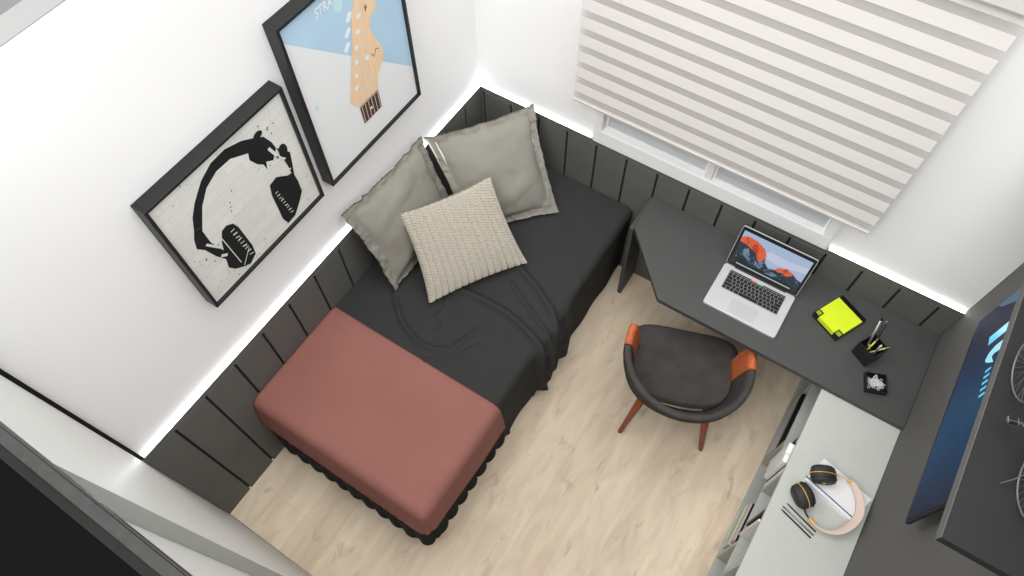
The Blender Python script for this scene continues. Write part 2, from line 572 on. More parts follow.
for x0, x1, y in ((0.7125, 1.2425, 0.030), (1.2775, 1.8175, 0.020)):
    s_ = MB()
    s_.box(x0, x1, y, y + 0.018, 1.0405, 1.048); s_.box(x0, x1, y, y + 0.018, FZ1 - 0.09, FZ1 - 0.0705)
    s_.box(x0, x0 + 0.012, y, y + 0.018, 1.048, FZ1 - 0.09); s_.box(x1 - 0.012, x1, y, y + 0.018, 1.048, FZ1 - 0.09)
    so = s_.build('sash', 'frame_white', win)
    gm = bpy.data.materials.get('window_glass') or mat('window_glass', (0.66, 0.68, 0.69), 0.15, spec=0.4, alpha=0.75)
    MB().box(x0 + 0.012, x1 - 0.012, y + 0.007, y + 0.011, 1.048, FZ1 - 0.09).build('glass', gm, so)

# ------------------------------------------------------------------ zebra blind
bl = thing('roller_blind', 'white and beige striped day and night blind over the window', 'blind', (1.268, -0.08, 1.235))
off = (1.268, -0.08, 1.235)
BP = 0.0885
fb = fabric_blind('blind_front_fabric', (0.705, 0.672, 0.650), 0.40, 1.274 - 1.235, BP, 0.034)
bb = fabric_blind('blind_back_fabric', (0.69, 0.66, 0.64), 0.16, 1.274 - 1.235, BP, 0.034)
MB().box(0.584, 1.955, -0.0812, -0.08, 1.262, 2.32).build('front_fabric', fb, bl, off)
MB().box(0.584, 1.955, -0.052, -0.0508, 1.262, 2.32).build('back_fabric', bb, bl, off)
MB().box(0.582, 1.957, -0.084, -0.048, 1.246, 1.262).build('bottom_rail', 'rail', bl, off, bevel=0.004)
MB().box(0.575, 1.964, -0.105, 0.0, 2.32, 2.41).build('cassette', 'rail', bl, off, bevel=0.008)

# ------------------------------------------------------------------ wardrobe with sliding doors
wd = thing('wardrobe', 'tall white wardrobe with sliding doors at the foot end of the room', 'wardrobe', (1.1, -2.34, 0))
off = (1.1, -2.34, 0)
ZT = 2.61
MB().box(0.0, 0.840, -2.331, -2.3525, 0.008, ZT - 0.004).build('door', 'white_lac', wd, off)
MB().box(0.840, 0.8415, -2.3312, -2.3655, 0.008, ZT - 0.004).build('door_edge', 'door_edge', wd, off)
MB().box(0.81, 1.95, -2.366, -2.378, 0.008, ZT - 0.004).build('door', 'white_lac', wd, off)
MB().box(-0.0195, 1.97, -2.3785, -2.40, 0.0, ZT - 0.01).box(0, 1.97, -2.40, -2.90, 0, 0.05).box(1.95, 1.97, -2.40, -2.9, 0.05, ZT - 0.02).build('carcass', 'darkgrey', wd, off)
MB().box(-0.0195, 1.97, -2.3235, -2.3268, ZT - 0.010, ZT + 0.006).build('gap_strip', 'black', wd, off)  # black strip drawn in for the dark gap above the doors
MB().box(-0.0195, 1.97, -2.327, -2.3445, ZT - 0.003, ZT + 0.01).build('top_track', 'midgrey', wd, off)
MB().box(-0.0195, 1.97, -2.3445, -2.36, ZT - 0.003, ZT + 0.005).build('top_rail', 'darkgrey', wd, off)
MB().box(-0.0195, 1.97, -2.36, -2.92, ZT - 0.02, ZT + 0.003).build('top_board', 'darkcap', wd, off)
MB().box(-0.0195, -0.001, -2.3185, -2.331, HP + 0.0035, HW - 0.1).build('side_trim', 'darkgrey', wd, off)
MB().box(0.0, 0.84, -2.3265, -2.3305, 0.0, 0.007).build('floor_track', 'silver_dk', wd, off)

# ================================================================== FRAMED PICTURES
A_X = 0.028


def picture_frame(root, y0, y1, z0, z1, off):
    t = 0.013
    b = MB()
    b.box(WX0 + 0.001, 0.04, y0, y0 + t, z0, z1); b.box(WX0 + 0.001, 0.04, y1 - t, y1, z0, z1)
    b.box(WX0 + 0.001, 0.04, y0 + t, y1 - t, z0, z0 + t); b.box(WX0 + 0.001, 0.04, y0 + t, y1 - t, z1 - t, z1)
    b.build('frame', 'blackwood', root, off, bevel=0.0012, seg=1)
    MB().box(WX0 + 0.001, 0.012, y0 + t, y1 - t, z0 + t, z1 - t).build('backing', 'black', root, off)


def flat(mb, poly, layer, m):
    x = A_X + 0.0004 * layer
    mb.add([(x, y, z) for y, z in poly], [tuple(range(len(poly)))], m)


def disc(cy, cz, ry, rz, n=18):
    return [(cy + ry * math.cos(2 * PI * k / n), cz + rz * math.sin(2 * PI * k / n)) for k in range(n)]


off = (-0.02, -1.4535, 1.343)
art1 = thing('framed_picture', 'square black framed print of stencilled black headphones on white brick', 'picture', off, group=None)
picture_frame(art1, -1.759, -1.148, 1.343, 1.940, off)
MB().box(0.012, A_X, -1.746, -1.161, 1.356, 1.927).build('print', brick_print(), art1, off)
ink = mat('black_ink', srgb(36, 36, 37), 0.7, spec=0.1)
wht = mat('white_ink', srgb(215, 216, 212), 0.7, spec=0.1)
b = MB()
band = [(-1.6613, 1.7192), (-1.6400, 1.770), (-1.6079, 1.8117), (-1.5508, 1.8646), (-1.4921, 1.8934), (-1.428, 1.8965), (-1.3626, 1.873), (-1.314, 1.8405), (-1.2821, 1.8159), (-1.2619, 1.7679), (-1.256, 1.733),
        (-1.2681, 1.7154), (-1.2866, 1.6965), (-1.3135, 1.7165), (-1.3218, 1.6824), (-1.3278, 1.7162), (-1.3468, 1.736), (-1.3677, 1.7795), (-1.3606, 1.8084), (-1.4272, 1.8476), (-1.4902, 1.8495), (-1.5473, 1.8248), (-1.5916, 1.7775), (-1.6305, 1.7054)]
low = [(-1.6613, 1.7192), (-1.6773, 1.69), (-1.6889, 1.6454), (-1.6677, 1.6119), (-1.6484, 1.5464), (-1.6253, 1.4964), (-1.6014, 1.5017), (-1.6181, 1.5516), (-1.6366, 1.6203), (-1.6384, 1.6906), (-1.6305, 1.7054)]
cupL = [(-1.5826, 1.6206), (-1.5594, 1.6259), (-1.5339, 1.6082), (-1.5234, 1.5728), (-1.5138, 1.4422), (-1.5195, 1.3918), (-1.5552, 1.3709), (-1.5791, 1.384), (-1.6158, 1.4152), (-1.6342, 1.4509), (-1.6253, 1.4964), (-1.6043, 1.5784)]
cupR = [(-1.256, 1.733), (-1.2113, 1.6659), (-1.2198, 1.6202), (-1.2323, 1.5606), (-1.2279, 1.5141), (-1.2304, 1.4565), (-1.2566, 1.4237), (-1.2986, 1.3809), (-1.3413, 1.376), (-1.3545, 1.4201), (-1.3517, 1.5668), (-1.3423, 1.6142), (-1.3049, 1.622), (-1.2584, 1.5821), (-1.2407, 1.5777), (-1.2425, 1.6278), (-1.2493, 1.6814)]
for i, pl in enumerate((band, low, cupL, cupR)):
    flat(b, pl, i + 1, 0)
for cy, cz, ry, rz in ((-1.30, 1.842, 0.020, 0.015), (-1.235, 1.70, 0.02, 0.03), (-1.335, 1.78, 0.018, 0.022)):
    flat(b, disc(cy, cz, ry, rz), 6, 0)
for k in range(70):
    cx, cz, s0 = random.choice(((-1.34, 1.73, 0.05), (-1.58, 1.40, 0.05), (-1.47, 1.66, 0.05), (-1.25, 1.84, 0.04), (-1.30, 1.42, 0.05), (-1.66, 1.56, 0.03)))
    r = random.choice((0.0012, 0.0018, 0.003))
    yy, zz = random.gauss(cx, s0), random.gauss(cz, s0 * 0.8)
    if -1.73 < yy < -1.17 and 1.37 < zz < 1.90: flat(b, disc(yy, zz, r, r, 7), 5, 0)


def scratch(y0, z0, y1, z1, w):
    d = Vector((y1 - y0, z1 - z0)).normalized() * w
    flat(b, [(y0 - d.y, z0 + d.x), (y0 + d.y, z0 - d.x), (y1 + d.y, z1 - d.x), (y1 - d.y, z1 + d.x)], 7, 1)


for k in range(9):      # worn lettering marks on the ear cups
    zc = 1.585 - 0.021 * k
    scratch(-1.558 + 0.002 * k, zc, -1.540 + 0.002 * k, zc - 0.004 * (k % 3), 0.0022 + 0.0012 * (k % 2))
    zc = 1.56 - 0.018 * k
    scratch(-1.338 + 0.003 * k, zc, -1.324 + 0.003 * k, zc - 0.003 * (k % 3), 0.0018 + 0.001 * (k % 2))
scratch(-1.598, 1.60, -1.585, 1.42, 0.0018)
scratch(-1.655, 1.63, -1.615, 1.56, 0.005)
scratch(-1.633, 1.53, -1.612, 1.51, 0.006)
scratch(-1.285, 1.76, -1.262, 1.69, 0.006)
scratch(-1.272, 1.70, -1.240, 1.66, 0.004)
scratch(-1.262, 1.61, -1.235, 1.60, 0.004)
scratch(-1.58, 1.395, -1.53, 1.45, 0.0018)
b.build('printed_headphones', [ink, wht], art1, off)

off = (-0.02, -0.794, 1.340)
art2 = thing('framed_picture', 'tall black framed print of a pale guitar headstock on blue and white', 'picture', off)
picture_frame(art2, -1.095, -0.492, 1.340, 2.130, off)
white_p = mat('print_white', srgb(226, 228, 229), 0.6, spec=0.1)
MB().box(0.012, A_X, -1.082, -0.505, 1.353, 2.117).build('print', white_p, art2, off)
blue_p = mat('print_sky_blue', srgb(176, 205, 226), 0.6, spec=0.1, var=0.05, vscale=5)
peach = mat('print_peach', srgb(232, 200, 165), 0.6, spec=0.1, var=0.05, vscale=14, stretch=(1, 4, 1))
pale = mat('print_pale_blue', srgb(226, 232, 238), 0.6, spec=0.1)
fret = mat('print_brown', srgb(78, 62, 54), 0.6, spec=0.1)
teal = mat('print_pale_aqua', srgb(190, 222, 228), 0.6, spec=0.1)
cream_p = mat('print_tan', srgb(206, 176, 146), 0.6, spec=0.1)
b = MB()
zl = lambda y: 2.0431 + (y + 1.0597) * (1.5049 - 2.0431) / (0.5565)
flat(b, [(-1.082, 2.117), (-1.082, zl(-1.082)), (-0.505, zl(-0.505)), (-0.505, 2.117)], 1, 0)
flat(b, disc(-0.8136, 2.03, 0.022, 0.028), 2, 4)
flat(b, disc(-1.0356, 1.7318, 0.007, 0.016), 2, 4)
for y, z in [(-0.7807, 1.9562), (-0.8042, 1.9043), (-0.8239, 1.8528), (-0.8406, 1.8024), (-0.8579, 1.7505), (-0.8768, 1.6956)]:
    flat(b, [(y + (u - v) * 0.707, z + (u + v) * 0.707) for u, v in rrect(0.040, 0.024, 0.010)], 3, 2)
head = [(-0.7161, 2.055), (-0.7415, 2.0001), (-0.752, 1.9791), (-0.7667, 1.9608), (-0.7985, 1.8439), (-0.8807, 1.6243), (-0.8529, 1.5786), (-0.8329, 1.5686), (-0.725, 1.5634), (-0.707, 1.6272), (-0.6565, 1.6799), (-0.6523, 1.7216), (-0.6767, 1.7839), (-0.6975, 1.8517), (-0.6797, 1.8897), (-0.6516, 1.895), (-0.6407, 1.9156), (-0.6342, 1.9437), (-0.6465, 2.01), (-0.680, 2.055)]
flat(b, head, 4, 1)
for y, z in [(-0.7353, 1.9289), (-0.7563, 1.8742), (-0.7802, 1.8195), (-0.7981, 1.7632), (-0.815, 1.7097), (-0.8311, 1.6593)]:
    flat(b, disc(y, z, 0.0105, 0.0105), 5, 2)
flat(b, disc(-0.742, 1.742, 0.012, 0.012), 5, 2)
NB = [(-0.8417, 1.5589), (-0.7264, 1.5584), (-0.726, 1.4688), (-0.838, 1.4677)]
flat(b, NB, 4, 3)
flat(b, [(-0.8417, 1.5600), (-0.7264, 1.5600), (-0.7264, 1.566), (-0.8417, 1.566)], 6, 3)
flat(b, [(-0.8417, 1.5589), (-0.7264, 1.5589), (-0.7264, 1.5635), (-0.8417, 1.5635)], 7, 5)
for k in range(6):
    y = -0.832 + 0.0195 * k
    flat(b, [(y, 1.4688), (y + 0.0035, 1.4688), (y + 0.0035, 1.5584), (y, 1.5584)], 5, 5)
flat(b, disc(-0.783, 1.512, 0.007, 0.007, 12), 6, 2)
vs, fs = text_mesh('STRA', 0.052, 'lettering')
a = math.radians(7)
b.add([(A_X + 0.0024, -0.925 + (x + 0.2 * y) * 0.72, 2.048 + y) for x, y, z in vs], fs, 2)
vs, fs = text_mesh('F', 0.03, 'lettering')
b.add([(A_X + 0.0026, -0.700 + x * 0.9, 1.925 + y) for x, y, z in vs], fs, 3)
sw = [(-0.716, 1.742), (-0.708, 1.722), (-0.700, 1.727), (-0.690, 1.745), (-0.672, 1.735)]
for (y0, z0), (y1, z1) in zip(sw, sw[1:]):
    d = Vector((y1 - y0, z1 - z0)).normalized() * 0.0013
    flat(b, [(y0 - d.y, z0 + d.x), (y0 + d.y, z0 - d.x), (y1 + d.y, z1 - d.x), (y1 - d.y, z1 + d.x)], 6, 3)
for k in range(6):      # strings
    y0 = -0.831 + 0.0195 * k
    yt = [-0.8311, -0.815, -0.7981, -0.7802, -0.7563, -0.7353][k]
    zt = [1.6593, 1.7097, 1.7632, 1.8195, 1.8742, 1.9289][k]
    flat(b, [(y0, 1.47), (y0 + 0.0012, 1.47), (yt + 0.0012, zt), (yt, zt)], 7, 2)
b.build('printed_guitar_head', [blue_p, peach, pale, fret, teal, cream_p], art2, off)

# ================================================================== BED
ZB = 0.585
bed = thing('bed', 'low single bed with charcoal mattress cover in the panelled corner', 'bed', (0.47, -0.95, 0))
off = (0.47, -0.95, 0)
MB().box(0.006, 0.925, -1.885, -0.006, 0.02, 0.28).build('base', 'skirt', bed, off, bevel=0.02, seg=3)
MB().box(0.004, 0.935, -1.870, -0.004, 0.28, ZB - 0.014).build('mattress', 'sheet', bed, off, bevel=0.035, seg=4)


def skirt_fn(u, v):
    # path: along the foot from the wall to the corner, then up the open side
    Lf, Ls, rc = 0.90, 0.66, 0.05
    s = u * (Lf + Ls)
    if s < Lf: x, y, nx, ny = 0.01 + s, -1.90, 0, -1
    else: x, y, nx, ny = 0.93, -1.88 + (s - Lf), 1, 0
    if abs(s - Lf) < rc:
        a = (s - Lf + rc) / (2 * rc) * PI / 2
        cx, cy = 0.93 - rc, -1.90 + rc
        nx, ny = math.sin(a), -math.cos(a)
        x, y = cx + rc * nx, cy + rc * ny
    w = abs(math.sin(s * PI / 0.085)) ** 0.6
    z = 0.004 + v * 0.31
    out = 0.008 + 0.020 * w * (1 - 0.4 * v)
    return (x + nx * out, y + ny * out, z)


MB().grid(skirt_fn, 400, 6).build('bed_skirt', 'skirt', bed, off, smooth=True)

# rumpled charcoal sheet: lies on the mattress, turns over the open side and hangs to the floor
FOLDS = [
    ([(0.40, -0.915), (0.4449, -0.9042), (0.5718, -0.8881), (0.7262, -0.8851), (0.8545, -0.9119), (0.9844, -0.9571), (1.10, -0.98), (1.50, -0.95)], 0.032, 0.019),
    ([(0.59, -0.61), (0.6173, -0.6282), (0.7667, -0.683), (0.891, -0.7487), (0.9701, -0.8229), (1.15, -0.90), (1.50, -0.88)], 0.026, 0.018),
    ([(0.19, -1.05), (0.2111, -1.1017), (0.3304, -1.1998), (0.4611, -1.2387), (0.538, -1.227), (0.6094, -1.1889), (0.6585, -1.0369)], 0.020, 0.013),
    ([(0.538, -1.30), (0.5782, -1.2626), (0.66, -1.19), (0.70, -1.10)], 0.014, 0.011),
    ([(0.6629, -0.7327), (0.8014, -0.8057), (0.9591, -0.8705), (1.2, -0.93)], 0.016, 0.011),
    ([(0.43, -0.96), (0.46, -1.03), (0.45, -1.08), (0.5037, -1.1302)], 0.014, 0.009),
    ([(0.95, -0.55), (0.90, -0.50), (0.80, -0.47)], 0.004, 0.012),
]


def seg_d(px, py, a, b_):
    ax, ay = a; bx, by = b_
    dx, dy = bx - ax, by - ay
    t = max(0, min(1, ((px - ax) * dx + (py - ay) * dy) / (dx * dx + dy * dy)))
    return math.hypot(px - ax - t * dx, py - ay - t * dy)


def sheet_fn(u, v):
    s = u * 1.475           # arc length from the wall over the top then down the side
    y = -0.008 - v * 1.33
    R = 0.045
    XT = 0.952
    flat_l = XT - R
    arc = R * PI / 2
    if s < flat_l: x, z, nx, nz = 0.003 + s, ZB, 0, 1
    elif s < flat_l + arc:
        a = (s - flat_l) / R
        x, z, nx, nz = XT - R + R * math.sin(a), ZB - R + R * math.cos(a), math.sin(a), math.cos(a)
    else:
        q = s - flat_l - arc
        x, z, nx, nz = XT, max(0.012 + 0.11 * (1 if -0.985 < y < -0.62 else 0), ZB - R - q), 1, 0
    h = 0.0
    for pl, amp, wid in FOLDS:
        d = min(seg_d(s, y, pl[i], pl[i + 1]) for i in range(len(pl) - 1))
        h += amp * math.exp(-(d / wid) ** 2)
    h += 0.0025 * noise.noise(Vector((s * 6, y * 6, 3.1))) + 0.0025
    if s > flat_l + arc * 0.5:      # the hanging side bellies and gathers where the folds come over
        q = (s - flat_l - arc * 0.5)
        g = 1 / (1 + math.exp(-(y + 0.975) / 0.008)) / (1 + math.exp((y + 0.64) / 0.018))
        h += g * min(1, q / 0.12) * (0.036 + 0.012 * math.sin(y * 62 + q * 5)) - 0.006 * min(1, q / 0.3)
        h += min(1, q / 0.3) * 0.004 * math.sin(y * 24)
    return (x + nx * h, y, z + nz * h)


sh = MB().grid(sheet_fn, 150, 170).build('bed_sheet', 'sheet', None, (0.5, -0.6, ZB), smooth=True)
tag(sh, 'rumpled charcoal sheet with folds spilling over the open side of the bed', 'sheet')


# folded pink blanket over the foot end
def blanket_fn(u, v):
    # u : round the section from the wall across the top and down the open side ; v : along the bed and down the foot
    R = 0.045
    XT, YT, Z = 0.964, -1.886, ZB + 0.010
    Y0 = -1.306
    drop = 0.17

    def prof(s, flat_len, turn):
        if s < flat_len: return s, 0.0, 0.0
        if s < flat_len + R * PI / 2:
            a = (s - flat_len) / R
            return flat_len + R * math.sin(a), R - R * math.cos(a), a
        return flat_len + R, R + (s - flat_len - R * PI / 2), PI / 2
    su = u * (XT - R + R * PI / 2 + drop)
    fx, dx, ax = prof(su, XT - R - 0.002, 1)
    sv = v * (-(YT - Y0) - R + R * PI / 2 + drop)
    fy, dy, ay = prof(sv, -(YT - Y0) - R, 1)
    z = Z - dx - dy
    zmin = Z - R - drop
    if dx > 0 and dy > 0:
        # rounded corner: keep the longer of the two drops
        z = Z - max(dx, dy)
        k = min(1, min(dx, dy) / R)
        fx -= 0.012 * k
        fy -= 0.012 * k
    z = max(z, zmin)
    n = 0.0018 * noise.noise(Vector((fx * 7, fy * 7, 0)))
    edge = 0.010 * (max(0, 0.05 - sv) / 0.05) ** 2
    flx = 0.022 * max(0, dx - R) / 0.2
    fly = 0.030 * max(0, dy - R) / 0.2
    return (0.002 + fx + flx + (0.004 * math.sin(fy * 9) * min(1, dx / 0.2)), Y0 - fy - fly, z + n - edge)


bk = MB().grid(blanket_fn, 90, 90).build('folded_blanket', 'pink', None, (0.49, -1.6, ZB), smooth=True, solid=0.010)
tag(bk, 'dusty terracotta pink blanket folded over the foot end of the bed', 'blanket')


# ------------------------------------------------------------------ pillows
def bil(c, u, v):
    TL, TR, BR, BL = [Vector(x) for x in c]
    return (TL * (1 - u) + TR * u) * (1 - v) + (BL * (1 - u) + BR * u) * v


def pillow_parts(root, off, c, thick, flange, mk, seed, nres=60, pinch=0.06, name='cushion_body', wr=0.006):
    TL, TR, BR, BL = [Vector(x) for x in c]
    nrm = (BL - TL).cross(TR - TL).normalized()      # points to the viewer side
    W_, H_ = (TR - TL).length, (BL - TL).length
    fu, fv = flange / W_, flange / H_

    def pos(u, v, side):
        # u, v 0..1 over the whole cover, flange included
        cu = (u - 0.5) * 2; cv = (v - 0.5) * 2
        pu = 0.5 + (u - 0.5) * (1 - pinch * (1 - cv * cv) * abs(cu) ** 1.5)
        pv = 0.5 + (v - 0.5) * (1 - pinch * (1 - cu * cu) * abs(cv) ** 1.5)
        p = bil(c, pu, pv)
        iu = max(0, 1 - abs(cu) / max(1e-6, 1 - 2 * fu)) if flange else 1 - abs(cu)
        iv = max(0, 1 - abs(cv) / max(1e-6, 1 - 2 * fv)) if flange else 1 - abs(cv)
        t = thick * ((1 - (1 - iu) ** 2.6) * (1 - (1 - iv) ** 2.6)) ** 0.62
        w = noise.noise(Vector((u * 5, v * 5, seed))) * wr * (1.0 if iu > 0 and iv > 0 else 0.6)
        crease = 0.0
        if flange and iu * iv == 0:
            w += 0.003 * math.sin((u * 23 if abs(cv) > abs(cu) else v * 19) + seed)
            w += 0.010 * noise.noise(Vector((u * 22, v * 22, seed + 3))) + 0.006 * noise.noise(Vector((u * 50, v * 50, seed + 4)))
        else:
            w += 0.0035 * noise.noise(Vector((u * 14, v * 9, seed + 5)))
            crease = wr * 2.2 * max(0, noise.noise(Vector((u * 3 + v * 6, (v - u) * 2, seed + 9)))) ** 1 * (1 - iv) * 2
        return p + nrm * (side * (0.5 * t + 0.0015) + w + crease * (1 if side > 0 else 0))
    b = MB()
    b.grid(lambda u, v: pos(u, v, 1), nres, nres)
    n0 = len(b.v)
    b.grid(lambda u, v: pos(u, v, -1), nres, nres)
    # close the rim
    w_ = nres + 1
    rim = [(i, 0) for i in range(nres)] + [(nres, j) for j in range(nres)] + [(i, nres) for i in range(nres, 0, -1)] + [(0, j) for j in range(nres, 0, -1)]
    for k in range(len(rim)):
        a_ = rim[k]; b_ = rim[(k + 1) % len(rim)]
        i1 = a_[0] * w_ + a_[1]; i2 = b_[0] * w_ + b_[1]
        b.f.append((i1, i2, n0 + i2, n0 + i1)); b.m.append(0)
    return b.build(name, mk, root, off, smooth=True), pos


P1 = [(0.040, -1.110, 1.160), (0.036, -0.538, 1.110), (0.225, -0.545, 0.615), (0.205, -1.085, 0.620)]
P2 = [(0.060, -0.545, 1.120), (0.347, -0.042, 1.056), (0.640, -0.250, 0.615), (0.330, -0.620, 0.615)]
off = (0.12, -0.8, ZB)
p1 = thing('pillow', 'greige linen pillow leaning on the picture wall, nearest the pink blanket', 'pillow', off, group='large greige pillows on the bed')
pillow_parts(p1, off, P1, 0.12, 0.045, 'pillow', 2.3)
off = (0.35, -0.35, ZB)
p2 = thing('pillow', 'greige linen pillow in the panelled corner, nearest the window wall', 'pillow', off, group='large greige pillows on the bed')
_, pp = pillow_parts(p2, off, P2, 0.12, 0.045, 'pillow', 5.7)
# pale piping glimpsed along the side hems
MB().tube([pp(0.070, 0.06 + 0.03 * k, 1) + Vector((0.001, -0.002, 0.002)) for k in range(9)], [0.0015, 0.003, 0.0035, 0.004, 0.0045, 0.004, 0.003, 0.002, 0.001], 6).build('piping', 'strap', p2, off, smooth=True)
MB().tube([pp(0.012, 0.02 + 0.03 * k, 1) + Vector((0.001, -0.002, 0.001)) for k in range(9)], [0.002, 0.003, 0.004, 0.004, 0.004, 0.003, 0.003, 0.002, 0.001], 6).build('piping', 'strap', p2, off, smooth=True)
MB().tube([pp(0.930, 0.16 + 0.03 * k, 1) + Vector((0, -0.001, 0.002)) for k in range(9)], [0.001, 0.002, 0.003, 0.003, 0.003, 0.003, 0.002, 0.002, 0.001], 6).build('piping', 'strap', p2, off, smooth=True)

K = [(0.140, -0.880, 0.975), (0.368, -0.467, 0.965), (0.664, -0.599, 0.622), (0.387, -1.048, 0.622)]
off = (0.5, -0.8, ZB)
kc = thing('knitted_cushion', 'cream chunky knit cushion in front of the two plain pillows', 'cushion', off)
TL, TR, BR, BL = [Vector(x) for x in K]
nk = (BL - TL).cross(TR - TL).normalized()


def knit_pos(u, v, side, relief=True):
    cu = (u - 0.5) * 2; cv = (v - 0.5) * 2
    pu = 0.5 + (u - 0.5) * (1 - 0.07 * (1 - cv * cv) * abs(cu) ** 1.5)
    pv = 0.5 + (v - 0.5) * (1 - 0.07 * (1 - cu * cu) * abs(cv) ** 1.5)
    p = bil(K, pu, pv)
    t = 0.13 * ((1 - abs(cu) ** 2.4) * (1 - abs(cv) ** 2.4)) ** 0.6
    h = 0
    if side > 0:
        ncol = 15
        q = u * ncol
        fr = q - math.floor(q)
        rib = math.sin(PI * fr) ** 0.5
        lean = abs(fr - 0.5) * 2
        st = math.sin(2 * PI * (v * 34 + lean * 0.55))
        h = 0.0150 * rib + 0.0055 * st * rib
    return p + nk * (side * (0.5 * t + 0.002) + h)


b = MB()
NK = 260
b.grid(lambda u, v: knit_pos(u, v, 1), NK, NK)
n0 = len(b.v)
b.grid(lambda u, v: knit_pos(u, v, -1), NK, NK)
w_ = NK + 1
rim = [(i, 0) for i in range(NK)] + [(NK, j) for j in range(NK)] + [(i, NK) for i in range(NK, 0, -1)] + [(0, j) for j in range(NK, 0, -1)]
for k in range(len(rim)):
    a_ = rim[k]; b_ = rim[(k + 1) % len(rim)]
    i1 = a_[0] * w_ + a_[1]; i2 = b_[0] * w_ + b_[1]
    b.f.append((i1, i2, n0 + i2, n0 + i1)); b.m.append(0)
b.build('knitted_cover', 'knit', kc, off, smooth=True)

# ================================================================== DESK
DZ = 0.75
off = (1.75, -0.25, 0)
desk = thing('desk', 'dark grey wall desk with a cut corner running under the window', 'desk', off)
MB().prism([(1.030, -0.001), (1.046, -0.216), (1.3257, -0.512), (2.474, -0.512), (2.474, -0.001)],
           lambda u, v, d: (u, v, d), DZ - 0.028, DZ).build('tabletop', 'desk', desk, off, bevel=0.001, seg=1)
MB().prism([(-0.002, 0.0), (-0.167, 0.0), (-0.214, DZ - 0.0285), (-0.002, DZ - 0.0285)],
           lambda u, v, d: (d, u, v), 1.020, 1.042).build('side_panel', 'desk', desk, off)
MB().box(1.043, 2.12, -0.022, -0.002, 0.50, DZ - 0.0285).build('back_rail', 'desk', desk, off)

# ------------------------------------------------------------------ laptop
LX0, LX1, LY0, LY1 = 1.5055, 1.856, -0.421, -0.174
LXc, LYc = (LX0 + LX1) / 2, (LY0 + LY1) / 2
lap = thing('laptop', 'open silver laptop with a mountain picture on its screen, on the desk', 'laptop', (LXc, LYc, DZ))
ZT_ = 0.016
MB().prism(rrect(LX1 - LX0, LY1 - LY0, 0.012), lambda u, v, d: (u, v, d), 0.001, ZT_).build('base', 'silver', lap, smooth=False, bevel=0.0015)
kw, kh = 0.272, 0.102
kx0, ky1 = -0.136, 0.5 * (LY1 - LY0) - 0.030
kb = MB().box(kx0 - 0.002, kx0 + kw + 0.002, ky1 - kh - 0.002, ky1 + 0.002, ZT_, ZT_ + 0.0006).build('keyboard', 'black', lap)
keycap = {}
silv = mat('keyboard_gap', srgb(150, 150, 152), 0.5, metal=0.2)
kb.data.materials[0] = silv
rows = [(14, 0.5), (14, 1), (14, 1), (13, 1), (12, 1), (None, 1)]
yy = ky1
unit = kh / 5.55
for ri, (nk_, hh) in enumerate(rows):
    rh = unit * hh
    if nk_ is None:
        widths = [1, 1, 1, 1.25, 5, 1.25, 1, 0.95, 0.95, 0.95]
    elif ri == 0: widths = [1] * nk_
    else:
        widths = [1.0] * nk_
        if ri == 1: widths[-1] = 1.5
        if ri == 2: widths[0] = 1.5
        if ri == 3: widths[0] = 1.7; widths[-1] = 1.7
        if ri == 4: widths[0] = 2.2; widths[-1] = 2.2
    tot = sum(widths)
    xx = kx0
    for w in widths:
        ww = w / tot * kw
        key = (round(ww, 5), round(rh, 5))
        if key not in keycap:
            q = MB().box(-ww / 2 + 0.0013, ww / 2 - 0.0013, -rh / 2 + 0.0012, rh / 2 - 0.0012, 0, 0.0014).build('key', 'key', kb)
            keycap[key] = q.data
        else:
            q = bpy.data.objects.new('key', keycap[key])
            C.objects.link(q); q.parent = kb
        q.location = (xx + ww / 2, yy - rh / 2, ZT_ + 0.0006)
        xx += ww
    yy -= rh
tb = MB()
tb.box(-0.03, 0.0, ky1 + 0.0025, ky1 + 0.0085, ZT_, ZT_ + 0.0006, 0).box(0.002, 0.024, ky1 + 0.0025, ky1 + 0.0085, ZT_, ZT_ + 0.0006, 1)
tb.box(kx0, -0.031, ky1 + 0.0025, ky1 + 0.0085, ZT_, ZT_ + 0.0006, 2).box(0.025, kx0 + kw, ky1 + 0.0025, ky1 + 0.0085, ZT_, ZT_ + 0.0006, 2)
tb.build('touch_bar', [mat('bar_red', srgb(210, 80, 70), 0.4, emit=srgb(210, 80, 70), estr=0.4), mat('bar_green', srgb(90, 190, 110), 0.4, emit=srgb(90, 190, 110), estr=0.4), 'key'], lap)
MB().prism(rrect(0.128, 0.078, 0.004), lambda u, v, d: (u, v - 0.072, d), ZT_, ZT_ + 0.0003).build('trackpad', mat('trackpad_silver', srgb(196, 196, 198), 0.35, metal=0.3), lap)
# lid : local frame u across, v up the lid, d out of the glass
TLT = math.radians(104)
hy = (LY1 - LY0) / 2 - 0.001


def lidp(u, v, d):
    # v along the lid from the hinge, d towards the user
    cy, cz = -math.cos(TLT), math.sin(TLT)
    return (u, hy + v * cy - d * cz * 1.0, ZT_ + 0.002 + v * cz + d * cy)


